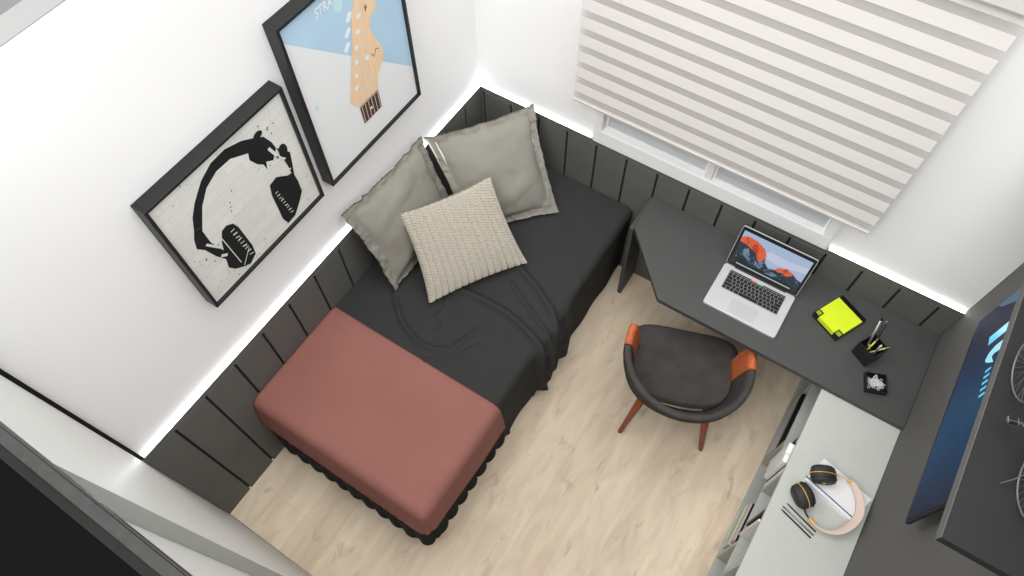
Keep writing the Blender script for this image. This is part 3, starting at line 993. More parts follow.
LW, LH = LX1 - LX0, 0.243
lid = MB().prism([(u, v + LH / 2) for u, v in rrect(LW, LH, 0.011)], lidp, -0.006, -0.001).build('lid', 'silver', lap)
MB().prism([(u, v + LH / 2) for u, v in rrect(LW - 0.005, LH - 0.005, 0.009)], lidp, -0.0008, 0.0).build('bezel', 'black', lid)
MB().tube([(-LW * 0.36, hy, ZT_ + 0.001), (LW * 0.36, hy, ZT_ + 0.001)], 0.004, 8).build('hinge', 'black', lap)
SW, SH = 0.322, 0.198
sx0, sz0 = -SW / 2, 0.024
lit = lambda n_, c, e=0.62: mat(n_, tuple(q * 0.2 for q in c), 0.4, emit=c, estr=e)
smats = [lit('screen_sky', srgb(176, 196, 226)), lit('screen_orange', srgb(232, 104, 62)), lit('screen_dark_rock', srgb(48, 62, 76)),
         lit('screen_forest', srgb(38, 52, 52)), lit('screen_grey_rock', srgb(120, 140, 168)), lit('screen_cloud', srgb(206, 212, 232)),
         lit('screen_dock', srgb(196, 205, 205)), lit('screen_red', srgb(198, 66, 48))]
b = MB()


def sp(poly, layer, m):
    b.add([lidp(sx0 + u * SW, sz0 + v * SH, 0.0003 + 0.00025 * layer) for u, v in poly], [tuple(range(len(poly)))], m)


sp([(0, 0), (1, 0), (1, 1), (0, 1)], 0, 0)
sp([(0.35, 0.55), (0.6, 0.48), (1, 0.62), (1, 0.80), (0.7, 0.72), (0.45, 0.76)], 1, 5)
sp([(0, 0.0), (1, 0.0), (1, 0.34), (0.93, 0.36), (0.86, 0.44), (0.80, 0.38), (0.70, 0.42), (0.60, 0.33), (0.52, 0.28), (0.44, 0.40), (0.41, 0.60), (0.34, 0.76), (0.22, 0.86), (0.08, 0.88), (0, 0.78)], 2, 2)
sp([(0.0, 0.66), (0.0, 0.80), (0.08, 0.89), (0.22, 0.87), (0.35, 0.77), (0.42, 0.60), (0.415, 0.46), (0.37, 0.33), (0.31, 0.42), (0.27, 0.56), (0.18, 0.60), (0.08, 0.66)], 3, 1)
sp([(0.20, 0.60), (0.27, 0.57), (0.31, 0.44), (0.29, 0.66), (0.24, 0.80), (0.19, 0.74)], 4, 7)
sp([(0.06, 0.84), (0.10, 0.70), (0.13, 0.62), (0.12, 0.80)], 4, 7)
sp([(0.10, 0.50), (0.16, 0.58), (0.22, 0.36), (0.27, 0.20), (0.18, 0.28), (0.12, 0.34)], 4, 4)
sp([(0.30, 0.34), (0.36, 0.30), (0.40, 0.44), (0.44, 0.28), (0.42, 0.16), (0.34, 0.18)], 4, 4)
sp([(0.60, 0.34), (0.64, 0.44), (0.70, 0.47), (0.76, 0.53), (0.80, 0.48), (0.87, 0.46), (0.84, 0.38), (0.78, 0.30), (0.72, 0.35), (0.66, 0.31)], 5, 1)
sp([(0.70, 0.46), (0.76, 0.52), (0.77, 0.40), (0.73, 0.36)], 6, 7)
sp([(0, 0.0), (1, 0.0), (1, 0.14), (0.8, 0.20), (0.62, 0.10), (0.48, 0.17), (0.30, 0.12), (0.16, 0.26), (0, 0.44)], 7, 3)
sp([(0.50, 0.12), (0.60, 0.25), (0.68, 0.22), (0.62, 0.12)], 8, 4)
sp([(0.09, 0.02), (0.91, 0.02), (0.91, 0.052), (0.09, 0.052)], 9, 6)
rs = random.Random(11)


def shards(n, u0, u1, v0, v1, inside, cols, layer, sz):
    for _ in range(n):
        u, v = rs.uniform(u0, u1), rs.uniform(v0, v1)
        if not inside(u, v): continue
        w_s, h_s = rs.uniform(0.4, 1) * sz, rs.uniform(0.8, 2.6) * sz
        k_ = rs.uniform(-0.5, 0.5) * sz
        sp([(u, v), (u + w_s, v + 0.3 * w_s), (u + w_s * 0.6 + k_, v + h_s), (u + k_, v + h_s * 0.8)], layer, rs.choice(cols))


shards(70, 0.02, 0.38, 0.48, 0.80, lambda u, v: 0.62 - 0.5 * max(0, u - 0.15) < v < 0.82 - 1.2 * max(0, u - 0.28), (1, 7, 8, 7, 9), 10, 0.016)
shards(26, 0.64, 0.84, 0.36, 0.46, lambda u, v: True, (7, 8, 1), 10, 0.012)
shards(110, 0.02, 0.46, 0.14, 0.52, lambda u, v: v < 0.56 - 0.35 * u, (2, 3, 4, 10, 10, 3), 11, 0.020)
shards(90, 0.46, 0.97, 0.12, 0.32, lambda u, v: True, (2, 3, 4, 10, 3), 11, 0.018)
smats += [lit('screen_light_orange', srgb(244, 150, 100)), lit('screen_maroon', srgb(120, 50, 48)), lit('screen_slate', srgb(78, 98, 124))]
b.build('screen', smats, lid)

# ------------------------------------------------------------------ note holder with lime block
ang = math.radians(-26)
nx_, ny_ = 2.052, -0.186
nh = thing('note_holder', 'black acrylic note holder under the lime paper block on the desk', 'note holder', (nx_, ny_, DZ), ang)
MB().prism(rrect(0.154, 0.182, 0.004), lambda u, v, d: (u, v + 0.022, d), 0.0, 0.010).build('base', 'acrylic', nh)
for u, v in ((-0.062, -0.054), (0.062, -0.054)):
    c_ = MB()
    c_.box(u - 0.014, u + 0.014, v - 0.0135, v - 0.0115, 0.010, 0.040); c_.box(u - 0.014, u - 0.012, v - 0.0115, v + 0.016, 0.010, 0.040)
    c_.box(u - 0.012, u + 0.014, v + 0.014, v + 0.016, 0.028, 0.040); c_.box(u + 0.012, u + 0.014, v - 0.0115, v + 0.014, 0.028, 0.040)
    c_.build('corner_post', 'acrylic', nh)
MB().box(-0.074, 0.074, 0.104, 0.107, 0.010, 0.030).build('back_stop', 'acrylic', nh)
nb = thing('note_block', 'lime green paper block lying in the black note holder', 'note block', (nx_, ny_, DZ + 0.010), ang)
MB().prism([(-0.046, -0.066), (0.046, -0.066), (0.046, -0.036), (0.073, -0.036), (0.073, 0.080), (-0.073, 0.080), (-0.073, -0.036), (-0.046, -0.036)], lambda u, v, d: (u, v, d), 0.0005, 0.026).build('sheets', 'lime', nb)
for s_, u in enumerate((-0.062, 0.062)):
    f_ = MB().box(u - 0.0115, u + 0.0115, -0.065, -0.0405, 0.0005, 0.024).build('flag_pad', 'lime_dull', nb)

# ------------------------------------------------------------------ pencil cup
ang = math.radians(-29)
cx_, cy_ = 2.224, -0.273
cup = thing('pencil_cup', 'black square pencil cup on the desk beside the lime note block', 'pencil cup', (cx_, cy_, DZ), ang)
cw, ch, ct = 0.043, 0.098, 0.003
b = MB()
b.box(-cw, cw, -cw, cw, 0, ct); b.box(-cw, cw, -cw, -cw + ct, ct, ch); b.box(-cw, cw, cw - ct, cw, ct, ch)
b.box(-cw, -cw + ct, -cw + ct, cw - ct, ct, ch); b.box(cw - ct, cw, -cw + ct, cw - ct, ct, ch)
b.build('body', 'acrylic', cup)


def stick(name, base, tip, r, mk, label, cat, group, mk2=None, cone=0.02):
    base = Vector(base); tip = Vector(tip)
    L_ = (tip - base).length
    t = thing(name, label, cat, tuple(base), 0, group)
    q = (tip - base).to_track_quat('Z', 'Y')
    t.rotation_euler = q.to_euler()
    MB().tube([(0, 0, 0), (0, 0, L_ - cone)], r, 8).build('barrel', mk, t, smooth=True)
    MB().tube([(0, 0, L_ - cone), (0, 0, L_ - 0.3 * cone), (0, 0, L_)], [r * 0.98, r * 0.45, r * 0.15], 8).build('tip', mk2 or mk, t, smooth=True)
    return t


B0 = DZ + 0.006
stick('pen', (2.214, -0.276, B0), (2.190, -0.190, B0 + 0.19), 0.0065, 'silver_dk', 'long silver pen leaning out of the pencil cup towards the window', 'pen', 'pens and pencils in the cup', 'black')
stick('pen', (2.234, -0.270, B0), (2.213, -0.190, B0 + 0.18), 0.0065, 'black', 'black pen beside the silver pen in the pencil cup', 'pen', 'pens and pencils in the cup', 'silver_dk')
stick('pencil', (2.243, -0.252, B0), (2.192, -0.290, B0 + 0.118), 0.0032, 'yellowpen', 'yellow green pencil leaning to the laptop side of the cup', 'pencil', 'pens and pencils in the cup', 'tan')
stick('pencil', (2.207, -0.286, B0), (2.276, -0.266, B0 + 0.122), 0.0035, 'yellowpen', 'yellow green pencil leaning to the dark wall side of the cup', 'pencil', 'pens and pencils in the cup', 'tan')
stick('pencil', (2.208, -0.300, B0), (2.222, -0.250, B0 + 0.120), 0.0035, 'yellowpen', 'yellow green pencil crossing the others at the cup middle', 'pencil', 'pens and pencils in the cup', 'tan')
stick('marker', (2.244, -0.284, B0), (2.246, -0.268, B0 + 0.112), 0.006, 'silver_dk', 'short grey marker upright among the yellow pencils', 'marker', 'pens and pencils in the cup', 'clip', 0.008)

# ------------------------------------------------------------------ clip tray
ang = math.radians(21)
tx_, ty_ = 2.304, -0.390
tray = thing('clip_tray', 'small black square tray holding white paper clips on the desk', 'tray', (tx_, ty_, DZ), ang)
tw, th, tt = 0.043, 0.030, 0.003
b = MB()
b.box(-tw, tw, -tw, tw, 0, tt); b.box(-tw, tw, -tw, -tw + tt, tt, th); b.box(-tw, tw, tw - tt, tw, tt, th)
b.box(-tw, -tw + tt, -tw + tt, tw - tt, tt, th); b.box(tw - tt, tw, -tw + tt, tw - tt, tt, th)
b.build('body', 'acrylic', tray)
path = []
for cx1, r1, y0_, a0_, a1_ in ((0, 0.0045, 0.012, 0, 180), (0.0008, 0.0037, -0.012, 180, 360), (0.0012, 0.0030, 0.008, 0, 180)):
    for k in range(6):
        a = math.radians(a0_ + (a1_ - a0_) * k / 5)
        path.append((cx1 + r1 * math.cos(a), y0_ + r1 * math.sin(a), 0))
path.append((-0.0018, -0.006, 0))
path = [(x * 1.25, y * 1.25, z) for x, y, z in path]
clipm = None
for k in range(24):
    if clipm is None:
        o = MB().tube(path, 0.0007, 5).build('paper_clip', 'clip'); clipm = o.data
    else:
        o = bpy.data.objects.new('paper_clip', clipm); C.objects.link(o)
    rr = random.random() ** 0.6 * 0.024; aa = random.random() * 2 * PI
    o.location = (tx_ + rr * math.cos(aa), ty_ + rr * math.sin(aa), DZ + 0.0075 + 0.0011 * k)
    o.rotation_euler = (random.uniform(-0.35, 0.35), random.uniform(-0.35, 0.35), random.uniform(0, 2 * PI))
    tag(o, 'white wire paper clip heaped with others in the small black tray', 'paper clip', 'paper clips in the tray')

# ================================================================== CHAIR
ch_ = thing('armchair', 'dark slate tub chair with orange arm wraps and wooden legs at the desk', 'chair', (1.573, -0.645, 0), math.radians(19.5))


def shell(s):
    """s in -1..1 from left arm front round the back to right arm front -> outward point data"""
    t = abs(s); sg = 1 if s >= 0 else -1
    if t < 0.76:
        a = t / 0.76 * PI / 2
        x, y = math.sin(a), -math.cos(a)
        return sg * 0.283 * x, 0.330 * y, sg * x, y, math.cos(a)
    q = (t - 0.76) / 0.24
    return sg * (0.283 - 0.012 * q * q), 0.098 * q, sg, 0.0, 0.0


def shell_pt(s, v, side):
    # v 0 bottom .. 1 rim ; side 0 inner, 1 outer
    x, y, nx, ny, cb = shell(s)
    ztop = 0.665 + 0.085 * cb ** 1.2
    zbot = 0.435 + 0.075 * cb ** 4
    k = 0.86 + 0.14 * v ** 0.85
    kb_ = 0.66 + 0.34 * v ** 0.7
    px, py = x * k, (y * kb_ if y < 0 else y)
    th_ = 0.014 + 0.010 * math.sin(PI * min(1, v))
    if abs(s) > 0.74: th_ *= 1.0
    d = -th_ if side == 0 else th_
    return Vector((px + nx * d, py + ny * d, zbot + (ztop - zbot) * v))


def shell_piece(s0, s1, n, mk, name, over=0.0, v0=0.0):
    b = MB()
    prof = [(v0, 1), (v0 + (1 - v0) * 0.3, 1), (v0 + (1 - v0) * 0.6, 1), (0.92, 1), (1.0, 1), (1.03, 0.5), (1.0, 0), (0.92, 0), (v0 + (1 - v0) * 0.6, 0), (v0 + (1 - v0) * 0.3, 0), (v0, 0)]

    def fn(u, w):
        s = s0 + (s1 - s0) * u
        i = int(round(w * (len(prof) - 1)))
        v, sd = prof[i]
        p0 = shell_pt(s, v, 0); p1 = shell_pt(s, v, 1)
        p = p0.lerp(p1, sd)
        if over:
            c = p0.lerp(p1, 0.5)
            dirv = (p - c)
            p = p + (dirv.normalized() * over if dirv.length > 1e-6 else Vector((0, 0, over)))
            if v >= 1.0: p.z += over
        return p
    m_ = len(prof) - 1
    b.grid(fn, n, m_)
    w_ = m_ + 1
    b.f.append(tuple(range(w_))[::-1]); b.m.append(0)
    b.f.append(tuple(n * w_ + k for k in range(w_))); b.m.append(0)
    # close underside
    for i in range(n):
        b.f.append((i * w_, i * w_ + m_, (i + 1) * w_ + m_, (i + 1) * w_)); b.m.append(0)
    return b.build(name, mk, ch_, smooth=True)


shell_piece(-0.80, 0.80, 60, 'chair_fab', 'backrest')
shell_piece(-1.0, -0.74, 14, 'chair_wood', 'arm', over=0.003)
shell_piece(0.74, 1.0, 14, 'chair_wood', 'arm', over=0.003)


def seat_fn(u, w):
    # u around, w 0 centre top -> rim -> underside
    a = 2 * PI * u
    cx, cy = math.cos(a), math.sin(a)
    n_ = 5.5 if cy > 0 else 2.5
    rr = (abs(cx) ** n_ + abs(cy) ** n_) ** (-1 / n_)
    ex = (0.268 if cy > 0 else 0.262) * rr * cx
    ey = (0.236 if cy > 0 else 0.163) * rr * cy
    if w < 0.6:
        k = w / 0.6 * 0.93
        z = 0.476 - 0.022 * (1 - k * k)
    elif w < 0.85:
        q = (w - 0.6) / 0.25
        k = 0.93 + 0.07 * math.sin(q * PI)
        z = 0.476 - 0.069 * q
    else:
        q = (w - 0.85) / 0.15
        k = 0.93 * (1 - q)
        z = 0.407
    return (ex * k, ey * k, z)


MB().grid(seat_fn, 72, 20, closeu=True).build('seat', 'chair_fab', ch_, smooth=True)
MB().box(-0.17, 0.17, 0.0, 0.03, 0.385, 0.406).box(-0.015, 0.015, -0.10, 0.17, 0.385, 0.406).build('under_frame', 'leg_wood', ch_)
for sx_, sy_, fy_ in ((-1, -0.13, -0.196), (1, -0.13, -0.196), (-1, 0.14, 0.20), (1, 0.14, 0.20)):
    MB().tube([(sx_ * 0.150, sy_, 0.406), (sx_ * 0.181, (sy_ + fy_) / 2, 0.2), (sx_ * 0.212, fy_, 0.001)], [0.022, 0.017, 0.0115], 12).build('leg', 'leg_wood', ch_, smooth=True)

# ================================================================== OPEN SHELF CABINET
off = (2.30, -1.1, 0)
cab = thing('open_shelf_cabinet', 'long low pale grey open shelf cabinet along the dark wall', 'cabinet', off)
CX0, CX1, CY1 = 2.130, 2.4745, -2.24
MB().box(CX0 - 0.002, CX1, -0.5135, CY1, 0.700, 0.722).box(CX0 - 0.002, CX1, -0.03, -0.5135, 0.700, 0.721).build('cabinet_top', 'cab', cab, off, bevel=0.0008, seg=1)
MB().box(CX0, CX1, -0.03, CY1, 0.0, 0.02).build('bottom_board', 'cab', cab, off)
MB().box(CX1 - 0.015, CX1, -0.03, CY1, 0.02, 0.70).build('back_board', 'cab', cab, off)
MB().box(CX0 + 0.001, CX1 - 0.015, -0.048, CY1 + 0.018, 0.385, 0.402).build('shelf', 'cab', cab, off)
for y0_, y1_ in ((-0.03, -0.048), (CY1 + 0.018, CY1)):
    MB().box(CX0, CX1 - 0.015, y0_, y1_, 0.02, 0.70).build('side_board', 'cab', cab, off)
for y_ in (-0.305, -0.660, -1.20, -1.75):
    MB().box(CX0 + 0.001, CX1 - 0.015, y_ - 0.008, y_ + 0.008, 0.02, 0.385).build('divider', 'cab', cab, off)
for y_ in (-0.30, -0.935, -1.352, -1.80):
    MB().box(CX0 + 0.001, CX1 - 0.015, y_ - 0.009, y_ + 0.009, 0.402, 0.70).build('divider', 'cab', cab, off)

# media box in the lower bay
bx_ = thing('media_box', 'silver sided box with a black top in the low bay nearest the desk', 'box', (2.25, -0.485, 0.02))
off = (2.25, -0.485, 0.02)
MB().box(2.134, 2.40, -0.645, -0.325, 0.021, 0.225).build('body', 'silver_dk', bx_, off, bevel=0.004)
MB().box(2.130, 2.40, -0.640, -0.322, 0.226, 0.262).build('lid', 'black', bx_, off, bevel=0.003)
b = MB()
for k in range(5):
    b.box(2.131, 2.134, -0.63, -0.34, 0.045 + 0.036 * k, 0.052 + 0.036 * k)
b.build('grille', 'silver', bx_, off)


def book(y0, y1, x1, z0, z1, cover, label, group, lean=0.0, x0=2.1315, mat_pages='paper'):
    """upright book, spine towards the room; thickness along y"""
    t = thing('book', label, 'book', ((x0 + x1) / 2, (y0 + y1) / 2, z0), 0, group)
    w = abs(y1 - y0); d = x1 - x0; h = z1 - z0; c = 0.002
    b = MB()
    b.box(-d / 2, d / 2, -w / 2, -w / 2 + c, 0, h); b.box(-d / 2, d / 2, w / 2 - c, w / 2, 0, h)
    b.box(-d / 2, -d / 2 + c, -w / 2 + c, w / 2 - c, 0, h)
    b.build('cover', cover, t)
    MB().box(-d / 2 + c, d / 2 - 0.003, -w / 2 + c, w / 2 - c, 0.003, h - 0.003).build('pages', mat_pages, t)
    t.rotation_euler = (lean, 0, 0)
    return t


SZ = 0.403
GB = 'books in the upper bays of the shelf cabinet'
book(-0.785, -0.760, 2.36, SZ, 0.690, 'black', 'black book at the desk end of the upper white books', GB, x0=2.126)
book(-0.838, -0.788, 2.35, SZ, 0.672, 'paper', 'thick white book pressed against the black one, sticking out of the bay', GB, x0=2.110)
book(-0.880, -0.841, 2.34, SZ, 0.672, 'paper', 'slimmer white book sticking out between the thick white and slim black ones', GB, x0=2.112)
book(-0.899, -0.884, 2.35, SZ, 0.697, 'black', 'slim black book beside the divider in the upper bay', GB)
book(-0.922, -0.902, 2.33, SZ, 0.680, 'paper', 'white book squeezed between slim black book and divider', GB)
book(-1.118, -1.103, 2.33, SZ, 0.695, 'black', 'black book alone in the second upper bay, beside the thin white folder', GB, lean=0.0)
book(-1.172, -1.162, 2.34, SZ, 0.697, 'paper', 'thin white folder upright between black book and tan block', GB, x0=2.122)
tb_ = thing('wooden_block', 'small tan wooden block lying in the second upper bay', 'block', (2.19, -1.142, SZ))
MB().box(-0.058, 0.06, -0.012, 0.012, 0.0, 0.045).build('block_body', 'tan', tb_, bevel=0.002)
MB().box(-0.035, 0.045, -0.004, 0.004, 0.0452, 0.047).build('inlay', 'cream', tb_)
nbk = thing('book', 'navy topped thick book with cream spine in the low middle bay', 'book', (2.25, -1.055, 0.021))
off = (2.25, -1.055, 0.021)
MB().box(2.142, 2.36, -1.140, -0.940, 0.126, 0.188).build('pages', 'cream', nbk, off)
MB().box(2.150, 2.362, -1.142, -0.938, 0.189, 0.196).build('cover', 'navy', nbk, off)
low_ = thing('storage_box', 'pale green grey box under the navy book in the low middle bay', 'box', (2.25, -1.05, 0.021))
MB().box(-0.112, 0.115, -0.10, 0.115, 0.0, 0.085).build('body', 'boxgreen', low_, bevel=0.002)
MB().box(-0.114, 0.116, -0.102, 0.117, 0.0855, 0.104).build('lid', 'boxgreen', low_, bevel=0.002)

# ------------------------------------------------------------------ things on the cabinet
TZ = 0.7225
ang = math.atan2(-0.865 + 0.8063, 2.4629 - 2.2413)
nt = thing('notebook', 'pale grey notebook with a blue ribbon under the headphones', 'notebook', (2.336, -0.902, TZ), ang)
MB().box(-0.113, 0.113, -0.066, 0.066, 0.0, 0.003).box(-0.113, 0.113, -0.066, 0.066, 0.021, 0.024).box(-0.113, 0.113, 0.063, 0.066, 0.003, 0.021).build('cover', 'notebook', nt, bevel=0.0008)
MB().box(-0.111, 0.111, -0.064, 0.0629, 0.0032, 0.0208).build('pages', 'paper', nt)
MB().box(-0.122, 0.108, -0.0525, -0.0485, 0.0242, 0.0258).build('ribbon', 'blue', nt)

hp = thing('headphones', 'graphite and amber headphones with a blush band on the pale notebook', 'headphones', (2.33, -0.96, TZ))
off = (2.33, -0.96, TZ)


def catmull(P, n=10):
    P = [Vector(p) for p in P]
    Q = [P[0] * 2 - P[1]] + P + [P[-1] * 2 - P[-2]]
    out = []
    for i in range(1, len(Q) - 2):
        for k in range(n):
            t = k / n
            a_, b_, c_, d_ = Q[i - 1], Q[i], Q[i + 1], Q[i + 2]
            out.append(0.5 * ((2 * b_) + (-a_ + c_) * t + (2 * a_ - 5 * b_ + 4 * c_ - d_) * t * t + (-a_ + 3 * b_ - 3 * c_ + d_) * t ** 3))
    out.append(P[-1])
    return out


bandpts = catmull([(2.285, -0.868, 0.775), (2.330, -0.855, 0.776), (2.375, -0.866, 0.776), (2.412, -0.905, 0.775), (2.432, -0.963, 0.772), (2.416, -1.028, 0.768), (2.376, -1.076, 0.764), (2.318, -1.090, 0.760), (2.262, -1.064, 0.758), (2.236, -1.024, 0.758)])
cen = Vector((2.32, -0.965, 0.76))


def ribbon(pts, wfun, tck, tilt, zoff=0.0, mk='hp_cream', name='headband'):
    b = MB()
    N = len(pts)
    sec = 10

    def fn(u, w):
        i = min(N - 1, int(round(u * (N - 1))))
        p = pts[i]
        t = (pts[min(i + 1, N - 1)] - pts[max(i - 1, 0)]).normalized()
        out = Vector((t.y, -t.x, 0)).normalized()
        if out.dot(p - cen) < 0: out = -out
        wv = (Vector((0, 0, 1)) * math.cos(tilt) + out * math.sin(tilt))
        nv = (out * math.cos(tilt) - Vector((0, 0, 1)) * math.sin(tilt))
        a = 2 * PI * w
        return p + wv * (wfun(i / (N - 1)) * math.cos(a)) + nv * (tck * math.sin(a)) + Vector((0, 0, zoff))
    b.grid(fn, N - 1, sec)
    b.f.append(tuple(range(sec))); b.m.append(0)
    b.f.append(tuple((N - 1) * (sec + 1) + k for k in range(sec))[::-1]); b.m.append(0)
    return b.build(name, mk, hp, off, smooth=True)


nB = len(bandpts)
i0, i1 = int(nB * 0.16), int(nB * 0.83)
ribbon(bandpts[i0:i1], lambda q: 0.006 + 0.013 * math.sin(PI * min(1, max(0, q))) ** 0.7, 0.0045, math.radians(48))
ribbon(bandpts[:i0 + 1], lambda q: 0.0055, 0.003, math.radians(30), mk='hp_cream', name='slider_arm')
ribbon(bandpts[i1 - 12:], lambda q: 0.0050, 0.0035, math.radians(30), zoff=-0.006, mk='hp_black', name='slider_arm')
MB().tube(bandpts[i0 - 1:i0 + 4], 0.0068, 8).build('hinge', 'gold', hp, off, smooth=True)
MB().tube(bandpts[i1 - 3:i1 + 3], 0.0068, 8).build('hinge', 'gold', hp, off, smooth=True)


def ear_cup(c, axis_ang):
    c = Vector(c)
    ax = Vector((math.cos(axis_ang), math.sin(axis_ang), 0))
    up = Vector((0, 0, 1)); sd = Vector((-ax.y, ax.x, 0))

    def ring(d, rx, rz): return [c + ax * d + sd * (rx * math.cos(2 * PI * k / 28)) + up * (rz * math.sin(2 * PI * k / 28)) for k in range(28)]
    prof = [(-0.033, 0.012), (-0.033, 0.029), (-0.029, 0.035), (-0.015, 0.0385), (0.0, 0.039), (0.014, 0.0385), (0.027, 0.036), (0.034, 0.030), (0.035, 0.014)]
    b = MB()
    vs = []; fs = []
    for d, r in prof: vs += ring(d, r * 1.30, r * 0.90)
    for i in range(len(prof) - 1):
        for k in range(28): fs.append((i * 28 + k, i * 28 + (k + 1) % 28, (i + 1) * 28 + (k + 1) % 28, (i + 1) * 28 + k))
    fs.append(tuple(range(28))[::-1]); fs.append(tuple((len(prof) - 1) * 28 + k for k in range(28)))
    b.add(vs, fs)
    cupo = b.build('ear_cup', 'hp_black', hp, off, smooth=True)
    for d, mk, nm in ((0.002, 'gold', 'amber_ring'), (-0.016, 'black', 'seam_ring')):
        MB().tube([c + ax * d + sd * (0.0395 * 1.30 * math.cos(2 * PI * k / 40)) + up * (0.0395 * 0.90 * math.sin(2 * PI * k / 40)) for k in range(40)], 0.0016 if mk == 'black' else 0.0020, 6, closed=True).build(nm, mk, cupo, off, smooth=True)
    MB().tube([c - ax * 0.0332, c - ax * 0.0355], 0.007, 14).build('emblem', 'gold', cupo, off)
    return cupo


ear_cup((2.256, -0.895, 0.785), math.radians(115))
ear_cup((2.222, -1.008, 0.766), math.radians(230))

for i, (a_, c_, mk, lb) in enumerate((((2.1853, -1.0553), (2.3248, -1.0999), 'black', 'black pencil nearest the headphones on the pale cabinet'),
                                      ((2.1746, -1.0744), (2.3222, -1.1171), 'silver_dk', 'grey pencil in the middle of the three on the cabinet'),
                                      ((2.1747, -1.0889), (2.3173, -1.132), 'darkgrey', 'thin dark grey pencil outermost of the three on the cabinet'))):
    stick('pencil', (c_[0], c_[1], TZ + 0.0036), (a_[0], a_[1], TZ + 0.0036), 0.0030, mk, lb, 'pencil', 'three pencils lying on the cabinet', 'black', 0.012)

# ================================================================== TELEVISION
TY0, TY1, TZ0, TZ1, TX = -1.135, -0.277, 1.298, 1.80, 2.420
off = (2.45, (TY0 + TY1) / 2, TZ0)
tv = thing('television', 'wall mounted flat television with a blue picture under the floating shelf', 'television', off)
MB().prism([(u + (TY0 + TY1) / 2, v + (TZ0 + TZ1) / 2) for u, v in rrect(TY1 - TY0, TZ1 - TZ0, 0.008)], lambda u, v, d: (d, u, v), TX, TX + 0.011).build('bezel', 'black', tv, off)
MB().box(TX + 0.011, WX1 - 0.001, -0.85, -0.55, 1.42, 1.68).build('wall_bracket', 'black', tv, off)
scr = screen_mat('tv_picture', [(0.0, srgb(40, 48, 70)), (0.22, srgb(38, 74, 112)), (0.45, srgb(46, 90, 128)), (0.62, srgb(40, 70, 108)), (0.85, srgb(46, 52, 78)), (1.0, srgb(44, 46, 70))], 'Y', -0.43, 0.43, 0.54, 3.0)
b = MB().box(TX - 0.0012, TX, TY0 + 0.008, TY1 - 0.008, TZ0 + 0.012, TZ1 - 0.008)
sc_ = b.build('screen', scr, tv, off)
b = MB()


def tvp(poly, layer, m):
    b.add([(TX - 0.0014 - 0.0003 * layer, y, z) for y, z in poly][::-1], [tuple(range(len(poly)))], m)


tvp([(-0.487, 1.462), (-0.444, 1.450), (-0.432, 1.62), (-0.475, 1.63)], 1, 0)
tvp([(-0.590, 1.520), (-0.575, 1.490), (-0.560, 1.480), (-0.535, 1.490), (-0.518, 1.520), (-0.512, 1.62), (-0.560, 1.62), (-0.556, 1.53), (-0.565, 1.52), (-0.600, 1.545)], 1, 1)
for k in range(5):
    y = -0.630 - 0.027 * k
    z = 1.512 + 0.004 * k
    tvp([(y, z), (y + 0.011, z - 0.003), (y + 0.013, z + 0.03), (y + 0.003, z + 0.033)], 1, 0)
tvp([(-0.31, 1.46), (-0.287, 1.43), (-0.287, 1.70), (-0.40, 1.70)], 0, 2)
b.build('picture_lettering', ['cyan_px', 'cyan_px2', lit('screen_teal', srgb(44, 92, 128), 0.6)], sc_, off)

# ------------------------------------------------------------------ floating shelf and toy bicycle
FS_X, FS_Z = 2.270, 2.0
off = (2.37, -0.72, FS_Z)
fs_ = thing('floating_shelf', 'thick dark grey floating shelf on the wall above the television', 'shelf', off)
MB().box(FS_X, WX1 - 0.001, -1.4325, 0.015, FS_Z - 0.030, FS_Z).build('shelf_board', 'shelfdark', fs_, off, bevel=0.001, seg=1)
MB().box(FS_X - 0.0015, FS_X - 0.0001, -1.4325, 0.015, FS_Z - 0.030, FS_Z - 0.0005).build('lit_edge_strip', 'lit_edge', fs_, off)  # front face coloured lighter than the board, as if lit

c1 = Vector((2.305, -0.972)); c2 = Vector((2.386, -1.248))
dirb = (c1 - c2); WB = dirb.length
rz = math.atan2(dirb.y, dirb.x)
bk_ = thing('toy_bicycle', 'grey metal ornamental bicycle standing on the floating shelf', 'bicycle', (c2.x, c2.y, FS_Z), rz)
RW = 0.086
R0 = Vector((0, 0, RW)); F0 = Vector((WB, 0, RW))


def wheel(cx):
    b = MB()
    b.tube([(RW * 0.97 * math.cos(2 * PI * k / 48), 0, RW * 0.97 * math.sin(2 * PI * k / 48)) for k in range(48)], 0.0026, 8, closed=True)
    w = b.build('wheel', 'bike', bk_, smooth=True)
    w.location = (cx, 0, RW)
    b = MB().tube([(0, -0.008, 0), (0, 0.008, 0)], 0.004, 8)
    b.build('hub', 'bike', w)
    for k in range(28):
        a = 2 * PI * k / 28
        s = 0.006 if k % 2 else -0.006
        MB().tube([(0.004 * math.cos(a + 0.8), s, 0.004 * math.sin(a + 0.8)), (RW * 0.95 * math.cos(a), 0, RW * 0.95 * math.sin(a))], 0.0006, 4).build('spoke', 'bike', w)
    return w


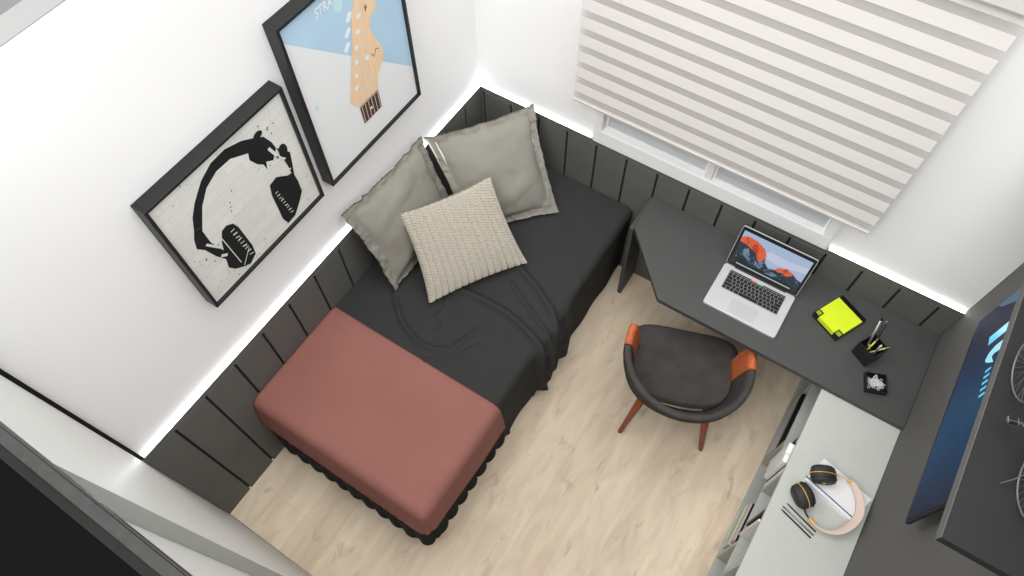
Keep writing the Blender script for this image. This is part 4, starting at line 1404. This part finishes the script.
wheel(0); wheel(WB)
BB = Vector((WB * 0.42, 0, RW * 0.9)); ST = Vector((WB * 0.32, 0, RW * 2.15)); HT = Vector((WB * 0.82, 0, RW * 2.25)); HB = Vector((WB * 0.85, 0, RW * 1.8))
b = MB()
for p, q, r in ((BB, ST, 0.0028), (ST, HT, 0.0028), (BB, HB, 0.0032), (HT, HB, 0.0034)):
    b.tube([p, q], r, 8)
for s in (-0.006, 0.006):
    o_ = Vector((0, s, 0))
    b.tube([BB + o_, R0 + o_], 0.0018, 6); b.tube([ST + o_ * 0.5, R0 + o_], 0.0018, 6); b.tube([HB + o_ * 0.6, F0 + o_], 0.0020, 6)
b.build('frame', 'bike', bk_, smooth=True)
b = MB(); SP = ST + Vector((-0.006, 0, 0.022))
b.tube([ST, SP], 0.0022, 8)
b.build('seat_post', 'bike', bk_)
MB().tube([SP + Vector((-0.022, 0, 0.002)), SP + Vector((-0.01, 0, 0.004)), SP + Vector((0.02, 0, 0.002)), SP + Vector((0.03, 0, 0.0))], [0.008, 0.010, 0.004, 0.002], 10).build('saddle', 'bike_dk', bk_, smooth=True)
ST2 = HT + Vector((-0.004, 0, 0.02))
MB().tube([HT, ST2], 0.0024, 8).tube([ST2 + Vector((-0.035, 0.038, 0.0)), ST2 + Vector((-0.01, 0.036, 0.006)), ST2, ST2 + Vector((-0.01, -0.036, 0.006)), ST2 + Vector((-0.035, -0.038, 0.0))], 0.0018, 8).build('handlebar', 'bike', bk_, smooth=True)
b = MB()
b.tube([BB + Vector((0, -0.010, 0)), BB + Vector((0, 0.010, 0))], 0.004, 8)
b.tube([BB + Vector((0.016 * math.cos(2 * PI * k / 20), -0.008, 0.016 * math.sin(2 * PI * k / 20))) for k in range(20)], 0.0016, 5, closed=True)
b.tube([BB + Vector((0, 0.010, 0)), BB + Vector((0.034, 0.014, -0.022))], 0.0022, 6)
b.tube([BB + Vector((0, -0.010, 0)), BB + Vector((-0.034, -0.014, 0.022))], 0.0022, 6)
b.build('crank', 'bike', bk_)
for s, pz in ((1, -0.022), (-1, 0.022)):
    pc = BB + Vector((0.034 * s, s * 0.032, pz))
    p = MB().tube([BB + Vector((0.034 * s, s * 0.014, pz)), pc + Vector((0, s * 0.015, 0))], 0.0015, 6)
    p.box(pc.x - 0.008, pc.x + 0.008, pc.y + 0.011, pc.y + 0.013, pc.z - 0.003, pc.z + 0.003)
    p.box(pc.x - 0.008, pc.x + 0.008, pc.y - 0.011, pc.y - 0.009, pc.z - 0.003, pc.z + 0.003)
    po = p.build('pedal', 'silver_dk', bk_)
    MB().box(pc.x - 0.007, pc.x - 0.002, pc.y - 0.009, pc.y + 0.011, pc.z - 0.003, pc.z + 0.003).box(pc.x + 0.002, pc.x + 0.007, pc.y - 0.009, pc.y + 0.011, pc.z - 0.003, pc.z + 0.003).build('pedal_rubber', 'bike_dk', po)
MB().tube([(WB * 0.12, 0.008, RW * 0.9), (WB * 0.08, 0.022, RW * 0.4), (WB * 0.06, 0.036, 0.002)], 0.0015, 6).build('kickstand', 'bike', bk_)
